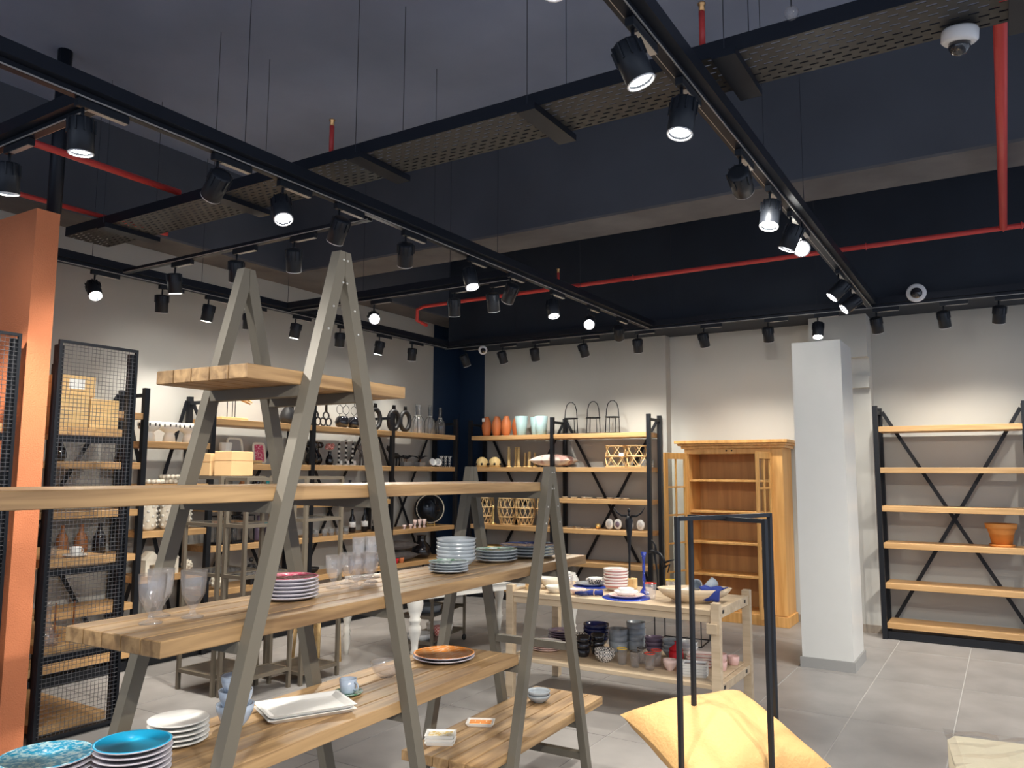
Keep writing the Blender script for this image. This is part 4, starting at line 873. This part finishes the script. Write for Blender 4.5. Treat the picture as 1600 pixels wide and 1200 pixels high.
# ------------------------------------------------------------------ light wood display table
TB = thing('display_table', 'pale wooden two-tier display table crowded with tableware', 'table', (-3.15, 5.0, 0))
TW, TD = 1.57, .74
for (x, y) in ((.025, .025), (TW-.025, .025), (.025, TD-.025), (TW-.025, TD-.025)): MB().cbox(x-.027, x+.027, y-.027, y+.027, 0, .79, .004).build('leg', 'ash', TB)
MB().cbox(.055, TW-.055, .0, TD, .71, .745, .003).build('table_top', 'ash', TB)
MB().cbox(.053, TW-.053, .012, .04, .665, .7095, .003).build('apron', 'ash', TB); MB().cbox(.053, TW-.053, TD-.04, TD-.012, .665, .7095, .003).build('apron', 'ash', TB)
for x in (.025, TW-.025):
    MB().cbox(x-.02, x+.02, .053, TD-.053, .69, .755, .003).build('end_rail', 'ash', TB); MB().cbox(x-.02, x+.02, .053, TD-.053, .23, .285, .003).build('end_rail', 'ash', TB)
    for y in (.09, TD-.16):
        for z in (.715, .25): MB().cbox(x+.018, x+.023, y, y+.03, z, z+.022, .001).build('slot', 'black_matte', TB)
MB().cbox(.047, TW-.047, .0, TD, .262, .29, .003).build('lower_shelf', 'ash', TB)
MB().cbox(TW-.075, TW-.01, -.02, -.003, .60, .665, .003).build('peg', 'ash', TB)
zt, zl = .7455, .2905
def disc(name, label, cat, xy, z, r, h, m): return lathe_thing(name, label, cat, [(r, 0), (r, h), (.001, h)], (*xy, z), m, 32)
disc('placemat', 'front round cobalt placemat on the display table', 'placemat', (-2.28, 5.17), zt, .165, .004, 'cobalt')
disc('placemat', 'rear round cobalt placemat on the display table', 'placemat', (-2.72, 5.55), zt, .15, .004, 'cobalt')
lathe_thing('dinner_plate', 'pink-rimmed plate on the front cobalt placemat', 'plate', plate_prof(.125, .02), (-2.28, 5.17, zt+.0045), 'pink_light')
lathe_thing('soup_plate', 'white shallow bowl on the pink-rimmed plate', 'bowl', bowl_prof(.085, .035), (-2.28, 5.17, zt+.013), 'white_glaze')
lathe_thing('small_bowl', 'small black-edged bowl on top of the front setting', 'bowl', bowl_prof(.055, .042), (-2.28, 5.17, zt+.024), 'white_glaze')
lathe_thing('dinner_plate', 'white plate on the rear cobalt placemat', 'plate', plate_prof(.12, .02), (-2.74, 5.55, zt+.0045), 'grey_glaze')
lathe_thing('patterned_bowl', 'black and white bowl on the rear setting', 'bowl', bowl_prof(.075, .045), (-2.70, 5.55, zt+.013), 'zigzag_pattern'); lathe_thing('small_bowl', 'small white bowl on top of the rear setting', 'bowl', bowl_prof(.055, .04), (-2.70, 5.55, zt+.026), 'white_glaze')
stack('soup_bowl', 'pink-ringed bowl', 'in the middle of the display table', 'bowl', bowl_prof(.092, .055), 6, .021, (-2.48, 5.44), zt, 'pink_bands')
t = thing('napkin_roll', 'rolled cobalt napkin beside the front placemat', 'napkin', (-2.50, 5.12, zt)); MB().tube([(-.06, -.04, .018), (-.02, 0, .022), (.02, .02, .02), (.045, .04, .022)], [.014, .020, .016, .022], 10).build('cloth', 'cobalt_cloth', t); MB().ring((0, .012, .022), .021, .004, 'X', 16, 5).build('napkin_ring', 'rattan', t)
t = thing('napkin_roll', 'blue patterned napkin hanging at the table middle edge', 'napkin', (-2.56, 5.04, zt)); MB().tube([(-.045, -.01, .020), (0, 0, .022), (.045, .01, .020)], [.012, .018, .012], 9).build('cloth', 'navy_glaze', t)
lathe_thing('cream_bowl', 'cream shallow bowl at the left of the display table', 'bowl', bowl_prof(.07, .05), (-2.80, 5.10, zt), 'cream_stone'); lathe_thing('pink_dish', 'pink rimmed dish right of the cream bowl', 'dish', bowl_prof(.06, .04), (-2.63, 5.12, zt), 'pink_light')
lathe_thing('wood_bowl', 'wide pale bowl behind the cream bowl', 'bowl', bowl_prof(.085, .075), (-2.93, 5.28, zt), 'cream_stone')
rattan_cyl('small brown wicker cup on the left table end', -3.03, zt-.01, .045, .10, .05, 'wicker cup', 'wicker_cup', y=5.16, n=10, cup=False)
stack('glass_dish', 'clear dish', 'at the back left of the display table', 'dish', bowl_prof(.075, .05), 3, .022, (-2.98, 5.52), zt, 'white_glaze')
lathe_thing('glass_tumbler', 'clear tumbler at the back left of the display table', 'glass', cup_prof(.035, .09), (-2.84, 5.38, zt), 'glass', 24)
def rimglass(label, xy, z, r, h, rim):
    t = thing('tumbler', label, 'glass', (*xy, z)); MB().lathe([(.001, 0), (r*.8, 0), (r*.85, .004), (r, h), (r-.002, h), (r*.8, .008), (.001, .008)], (0, 0, 0), 24).build('tumbler_glass', 'glass', t); MB().ring((0, 0, h), r-.001, .003, 'Z', 24, 5).build('rim', rim, t)
rimglass('clear tumbler with a red rim on the display table', (-2.12, 5.22), zt, .038, .105, 'red_rim'); rimglass('clear tumbler with a yellow rim on the display table', (-2.03, 5.38), zt, .040, .115, 'yellow_rim')
t = thing('candlestick', 'slim cobalt blue candlestick with white specks', 'candle holder', (-2.24, 5.39, zt)); MB().lathe([(.038, 0), (.038, .006), (.026, .02), (.010, .045), (.008, .08), (.013, .11), (.008, .14), (.012, .19), (.008, .22), (.014, .26), (.022, .295), (.018, .295), (.001, .27)], (0, 0, 0), 20).build('stem', 'cobalt_spots', t)
crate('small pale wooden block behind the tumblers', (-2.06, 5.60, zt), .07, .05, .05, 'box_wood', 0, None, 'block', 'wooden_block')
# tall statue
t = thing('dancer_statue', 'tall thin black figure statue with raised arms on a wood block', 'statue', (-2.44, 5.60, zt))
MB().cbox(-.045, .045, -.04, .04, 0, .075, .003).build('base_block', 'box_wood', t)
q = MB().tube([(0, 0, .07), (0, 0, .09), (0, 0, .25), (.0, 0, .36), (0, 0, .44), (0, 0, .50), (0, 0, .535)], [.010, .006, .009, .015, .024, .030, .016], 10)
q.tube([(0, 0, .53), (0, 0, .56)], [.008, .007], 8); q.ball((0, 0, .575), .012, 10, 7, 1.3)
for s_ in (-1, 1): q.tube([(s_*.018, 0, .535), (s_*.06, 0, .535), (s_*.10, 0, .56), (s_*.125, 0, .60)], [.010, .008, .006, .003], 8)
q.build('figure_body', 'black_metal', t)
t = thing('branch_statue', 'black forked branch-like animal statue behind the tumblers', 'statue', (-2.22, 5.655, zt))
MB().cbox(-.05, .05, -.03, .03, 0, .012, .002).build('base_plate', 'black_metal', t)
q = MB().tube([(-.09, 0, .27), (-.05, 0, .28), (0, 0, .26), (.03, 0, .22), (.035, 0, .17)], [.010, .013, .012, .010, .012], 8)
for pts in ([(-.03, 0, .275), (-.035, 0, .32), (-.06, 0, .36)], [(.035, 0, .2), (.07, 0, .215), (.11, 0, .225)], [(.035, 0, .18), (.03, 0, .09), (.035, 0, .008)], [(.0, 0, .25), (.012, .01, .19), (.02, .01, .15)], [(.04, 0, .17), (.075, 0, .19), (.06, 0, .13)], [(-.045, 0, .275), (-.025, 0, .14), (-.02, 0, .008)]): q.tube(pts, [.010, .007, .004], 7)
q.build('branches', 'black_metal', t)
MB_ = tray_mesh('flat_tray', 'pink_glaze', .075, .05, .012)
tag(inst('flat_tray', MB_, None, (-1.93, 5.36, zt), (0, 0, .1)), 'pink rectangular tray between tumbler and wooden bowl', 'tray')
# wooden dough bowl and contents
t = thing('dough_bowl', 'long carved wooden bowl at the right table end', 'bowl', (-1.82, 5.25, zt), math.radians(31))
MB().lathe([(.45, 0), (.62, .02), (.85, .05), (1, .095), (.95, .095), (.8, .06), (.55, .025), (.001, .022)], (0, 0, 0), 32, sx=.25, sy=.13).build('bowl_body', 'ash', t)
for o_ in t.children: pass
lathe_thing('side_plate', 'white plate leaning in the wooden bowl', 'plate', plate_prof(.09, .016), (-1.93, 5.25, zt+.065), 'white_glaze')
for i, (x, y, a) in enumerate(((-1.83, 5.30, .9), (-1.76, 5.32, -.8))): 
    o = lathe_thing('tilted_cup', 'pale grey cup tipped over in the wooden bowl, %s one' % ['left', 'right'][i], 'cup', cup_prof(.034, .08), (x, y, zt+.085), 'grey_glaze', 20); o.rotation_euler = (a, .7, 0)
t = thing('napkin', 'cobalt napkin draped over the wooden bowl edge', 'napkin', (-1.70, 5.23, zt+.100)); v = []; n = 10
for i in range(n+1):
    for j in range(n+1):
        x, y = (i/n-.5)*.16, (j/n)*.20-.09; dz = .006*math.sin(i*1.3)+.004*math.cos(j*1.7)
        if y < -.02: v.append((x*.8, -.02+(y+.02)*.25, (y+.02)*1.1+dz*.6))
        else: v.append((x, y, dz+.004))
q = MB().add(v, [(i*(n+1)+j, (i+1)*(n+1)+j, (i+1)*(n+1)+j+1, i*(n+1)+j+1) for i in range(n) for j in range(n)], True).build('cloth', 'cobalt_cloth', t); so = q.modifiers.new('solid', 'SOLIDIFY'); so.thickness = .004
# lower shelf goods
stack('dinner_plate', 'pink plate', 'low at the left table end', 'plate', plate_prof(.12, .02), 4, .014, (-2.98, 5.30), zl, 'pink_light', 'pink_bands')
stack('dinner_plate', 'grey plate', 'behind the pink plates under the table', 'plate', plate_prof(.11, .02), 6, .016, (-3.0, 5.57), zl, 'purple_rim')
stack('patterned_bowl', 'black and white bowl', 'low behind the steel leg', 'bowl', bowl_prof(.075, .05), 4, .022, (-2.79, 5.43), zl, 'zigzag_pattern')
stack('serving_bowl', 'dark blue bowl', 'at the back of the lower shelf', 'bowl', bowl_prof(.10, .08), 4, .031, (-2.72, 5.60), zl, 'navy_glaze')
for i, (x, y) in enumerate(((-2.66, 5.26), (-2.60, 5.38))): stack('black_mug', 'black mug', ['at the front of the lower shelf', 'behind the front black mugs'][i], 'mug', cup_prof(.05, .055), 3, .045, (x, y), zl, 'black_glaze')
for i, (x, y, h) in enumerate(((-2.52, 5.56, .0), (-2.42, 5.66, .0))): stack('grey_bowl', 'tall grey bowl', ['left of the two under the table', 'right of the two under the table'][i], 'bowl', cup_prof(.072, .075), 4 if i else 3, .044, (x, y), zl, 'grey_glaze')
for k in range(2): lathe_thing('patterned_bowl', '%s zigzag bowl on the lower shelf edge' % ['lower', 'upper'][k], 'bowl', bowl_prof(.075, .062), (-2.46, 5.20, zl+.024*k), 'zigzag_pattern', 28)
for i, (x, y, r, rim) in enumerate(((-2.33, 5.20, .034, 'yellow_rim'), (-2.22, 5.17, .034, 'black_glaze'), (-2.22, 5.29, .032, 'black_glaze'), (-2.11, 5.16, .036, 'red_rim'), (-2.11, 5.28, .036, 'red_rim'))): rimglass('clear tumbler on the lower shelf, %s' % ['with a yellow rim', 'front one with a dark rim', 'rear one with a dark rim', 'front one with a red rim', 'rear one with a red rim'][i], (x, y), zl, r, .105, rim)
for i, (x, y, m) in enumerate(((-2.26, 5.62, 'purple_rim'), (-2.12, 5.60, 'grey_glaze'), (-2.0, 5.62, 'white_glaze'))): stack('stacked_bowl', ['violet-grey bowl', 'grey bowl', 'white bowl'][i], 'at the rear right of the lower shelf', 'bowl', bowl_prof(.07, .06), 3, .03, (x, y), zl, m)
t = thing('red_pot', 'red lidded sugar pot on the lower shelf', 'pot', (-2.02, 5.42, zl)); MB().lathe([(.035, 0), (.05, .03), (.052, .07), (.045, .09)], (0, 0, 0), 24).build('pot_body', 'red_glaze', t); MB().lathe([(.050, .09), (.045, .105), (.012, .128), (.010, .14), (.013, .15), (.001, .155)], (0, 0, 0), 24).build('lid', 'red_glaze', t)
lathe_thing('pink_cup', 'round pink cup in front of the red pot', 'cup', bowl_prof(.048, .07), (-1.99, 5.22, zl), 'pink_light')
tq = tray_mesh('square_tray', 'white_glaze', .085, .06, .018)
for k in range(5):
    o = tag(inst('square_tray', tq, None, (-1.80, 5.17, zl+.0165*k), (0, 0, .25)), '%s rectangular tray of the navy-topped stack' % POS[5][4-k], 'tray', 'navy-topped trays')
    if k == 4: MB().box(-.066, .066, -.044, .044, .0068, .0075).build('glazed_face', 'navy_glaze', o)
tq2 = tray_mesh('patterned_tray', 'pink_bands', .09, .065, .022)
for k in range(4): tag(inst('patterned_tray', tq2, None, (-1.86, 5.46, zl+.02*k), (0, 0, .1+.06*k)), '%s pink patterned tray of the pile under the wooden bowl' % POS[4][3-k], 'tray', 'pink patterned trays')
for i, (x, y, k) in enumerate(((-1.675, 5.60, 0), (-1.70, 5.40, 0), (-1.70, 5.40, 1))): lathe_thing('pink_mug', 'pink cup with a dark rim at the right shelf end, %s' % ['single one', 'lower of a pair', 'upper of a pair'][i], 'cup', cup_prof(.042, .06), (x, y, zl+.05*k), 'pink_glaze', 22)
# black wire side frame behind the table
t = thing('wire_frame_stand', 'low black wire frame standing behind the display table', 'stand', (-2.72, 7.48, 0), .1)
for x in (-.22, .22):
    for y in (-.18, .18): MB().bar((x, y, 0), (x, y, .46), .009, .009).build('wire_post', 'black_metal', t)
for z in (.005, .46):
    for y in (-.18, .18): MB().bar((-.22, y, z), (.22, y, z), .009, .009).build('wire_bar', 'black_metal', t)
    for x in (-.22, .22): MB().bar((x, -.18, z), (x, .18, z), .009, .009).build('wire_bar', 'black_metal', t)

# ------------------------------------------------------------------ bronze étagères, white table, trolley
def etagere(label, x0, x1, y0, y1, H_, lv):
    t = thing('metal_etagere', label, 'stand', (x0, y0, 0)); a, b, h = x1-x0, y1-y0, .013
    for x in (h, a-h):
        for y in (h, b-h): MB().box(x-h, x+h, y-h, y+h, 0, H_).build('post', 'bronze_metal', t)
    for z in lv+[H_]:
        q = MB()
        for y in (h, b-h): q.box(2*h, a-2*h, y-h, y+h, z-.024, z)
        for x in (h, a-h): q.box(x-h, x+h, 2*h, b-2*h, z-.024, z)
        q.build('shelf_frame', 'bronze_metal', t)
        MB().box(2*h, a-2*h, 2*h, b-2*h, z-.010, z-.003).build('shelf_sheet', 'bronze_sheet' if z < H_-.01 and z < .3 else ('smoke_glass' if z < H_ else 'bronze_sheet'), t)
etagere('left bronze metal etagere holding cardboard boxes', -5.30, -4.885, 3.83, 4.245, 1.565, [1.22, .86, .15])
etagere('narrow middle bronze metal etagere', -4.865, -4.63, 3.85, 4.33, 1.555, [1.22, .86, .15])
etagere('right bronze metal etagere nearest the white table', -5.0, -4.585, 4.38, 4.79, 1.565, [1.24, .52, .10])
crate('right cardboard box on the left bronze etagere', (-4.99, 4.02, 1.5655), .17, .22, .185, 'cardboard', .1)
crate('left cardboard box on the left bronze etagere', (-5.19, 4.02, 1.5655), .16, .2, .17, 'cardboard', -.15)
# white table with turned legs
wt = thing('turned_leg_table', 'white table with turned legs behind the ladder shelf', 'table', (-5.03, 5.34, 0))
legp = [(.018, 0), (.022, .06), (.034, .12), (.040, .16), (.026, .19), (.036, .215), (.026, .235), (.030, .30), (.048, .38), (.050, .42), (.036, .45), (.048, .465), (.048, .485), (.038, .50), (.056, .56), (.064, .61), (.060, .66), (.045, .69), (.045, .70)]
legp = [(r_, z_*.93) for r_, z_ in legp]
lm = MB().lathe(legp, (0, 0, 0), 20).mesh('turned_leg', 'white_paint')
cor = [(0, 0), (.53, 1.66), (1.54, 1.35), (1.01, -.31)]
for c_ in cor: inst('leg', lm, wt, (c_[0], c_[1], 0))
def slab(pts, z0, z1, e):
    cx = sum(p_[0] for p_ in pts)/4; cy = sum(p_[1] for p_ in pts)/4; q = [(cx+(p_[0]-cx)*e, cy+(p_[1]-cy)*e) for p_ in pts]
    v = [(*p_, z0) for p_ in q]+[(*p_, z1) for p_ in q]; return MB().add(v, [(0, 1, 2, 3), (7, 6, 5, 4)]+[(i, i+4, (i+1) % 4+4, (i+1) % 4) for i in range(4)])
slab(cor, .652, .678, 1.03).build('table_top', 'white_paint', wt); slab(cor, .59, .652, .97).build('apron', 'white_paint', wt)
# trolley
tl = thing('serving_trolley', 'low grey metal trolley with bowls on castors', 'trolley', (-4.62, 6.02, 0), math.radians(12))
for x in (-.18, .18):
    for y in (-.36, .36):
        MB().box(x-.011, x+.011, y-.011, y+.011, .06, .58).build('post', 'bronze_metal', tl); MB().lathe([(.001, -.012), (.026, -.012), (.030, 0), (.026, .012), (.001, .012)], (0, 0, 0), 16).build('castor', 'black_matte', tl, (x, y, .030), (0, PI/2, 0))
for z in (.10, .32, .56):
    MB().box(-.17, .17, -.35, .35, z, z+.006).build('shelf_sheet', 'bronze_metal', tl)
    MB().box(-.19, .19, -.37, -.345, z-.01, z+.02).build('rim_bar', 'bronze_metal', tl); MB().box(-.19, .19, .345, .37, z-.01, z+.02).build('rim_bar', 'bronze_metal', tl)
tc_, ts_ = math.cos(math.radians(12)), math.sin(math.radians(12))
def tlp(x, y, z): return (-4.62+x*tc_-y*ts_, 6.02+x*ts_+y*tc_, z+.0005)
rattan = lathe_thing('red_cup', 'small red woven cup on the trolley', 'cup', cup_prof(.042, .09), tlp(.09, -.03, .106), 'rose_weave', 20)
lathe_thing('round_dish', 'large pale round dish at the left of the trolley', 'dish', [(.11, 0), (.12, .05), (.11, .05), (.10, .01), (.001, .01)], tlp(-.02, -.21, .106), 'white_glaze'); lathe_thing('round_dish', 'large pale round dish at the right of the trolley', 'dish', [(.12, 0), (.13, .07), (.12, .07), (.11, .01), (.001, .01)], tlp(.0, .19, .106), 'white_glaze')
lathe_thing('round_dish', 'pale dish on the trolley middle tier', 'dish', [(.11, 0), (.12, .06), (.11, .06), (.10, .01), (.001, .01)], tlp(0, -.05, .326), 'grey_glaze')
# wooden stool seat seen beneath the ladder shelf
t = thing('wooden_stool', 'small raw wood stool behind the bronze etageres', 'stool', (-5.05, 5.0, 0)); MB().cbox(-.17, .17, -.15, .15, .42, .455, .006).build('seat', 'box_wood', t)
for x, y in ((-.13, -.11), (.13, -.11), (-.13, .11), (.13, .11)): MB().tube([(x, y, .42), (x*1.15, y*1.15, 0)], [.018, .012], 8).build('leg', 'box_wood', t)

# ------------------------------------------------------------------ foreground: bench, black frame, cushion, wrapped seat
bn = thing('low_bench', 'low display bench just below the picture edge', 'bench', (-.28, 2.25, 0), math.radians(31.9))
MB().cbox(-.75, .75, -.5, .32, .55, .60, .004).build('bench_top', 'ash', bn)
for x in (-.7, .7):
    for y in (-.45, .27): MB().cbox(x-.03, x+.03, y-.03, y+.03, 0, .549, .003).build('leg', 'ash', bn)
fr = thing('black_frame_stand', 'tall black metal stand of two crossed open frames', 'stand', (-.755, 2.48, .6005))
F4 = [(-.085, -.20), (.135, -.06), (-.135, .06), (.085, .20)]   # front-left, front-right, back-left, back-right
def hoop(a, b, zt_):
    q = MB().bar((*a, 0), (*a, zt_), .0125, .0125, (a[0]-b[0], a[1]-b[1], 0)).bar((*b, 0), (*b, zt_), .0125, .0125, (a[0]-b[0], a[1]-b[1], 0)).bar((*a, zt_-.0063), (*b, zt_-.0063), .0125, .0125).bar((*a, .0064), (*b, .0064), .0125, .0125); return q.build('frame_hoop', 'black_metal', fr)
hoop(F4[0], F4[3], .872); hoop(F4[2], F4[1], .866)
cu = cushion_obj('mustard_cushion', 'large mustard yellow cushion propped inside the black frame', (-.81, 2.545, .772), .232, .232, .095, 'mustard', (0, 0, 0), n=30, pinch=.10, wr=.007)
M1 = Matrix.Rotation(math.radians(31.9), 3, 'Z') @ Matrix.Rotation(math.radians(13.5), 3, 'X') @ Matrix.Rotation(math.radians(-.8), 3, 'Y') @ Matrix.Rotation(math.radians(-71.8), 3, 'Z')
cu.rotation_euler = M1.to_euler()
def plastic(label, loc, a, b, h):
    q = MB(); n = 16; rnd = random.Random(3); v = [((i/n-.5)*a, (j/n-.5)*b, h*(1-(2*i/n-1)**2)*(1-(2*j/n-1)**2)+rnd.uniform(0, .03)) for i in range(n+1) for j in range(n+1)]
    o = q.add(v, [(i*(n+1)+j, (i+1)*(n+1)+j, (i+1)*(n+1)+j+1, i*(n+1)+j+1) for i in range(n) for j in range(n)]).build('plastic_wrap', 'plastic', None, loc); tag(o, label, 'plastic wrap'); return o
plastic('crumpled clear plastic bag left below the mustard cushion', (-.93, 2.28, .601), .3, .25, .09)
ws = thing('wrapped_seat', 'cream upholstered seat wrapped in clear plastic at lower right', 'seat', (.085, 2.72, .6005), math.radians(8))
MB().cbox(-.26, .30, -.40, .22, 0, .20, .02).build('upholstery', 'cream_cloth', ws)
pl = MB(); n = 12; rnd = random.Random(5); v = []
for i in range(n+1):
    for j in range(n+1):
        x, y = -.27+.58*i/n, -.41+.64*j/n; v.append((x, y, .205+rnd.uniform(0, .010)))
pl.add(v, [(i*(n+1)+j, (i+1)*(n+1)+j, (i+1)*(n+1)+j+1, i*(n+1)+j+1) for i in range(n) for j in range(n)]).build('plastic_cover', 'plastic', ws)
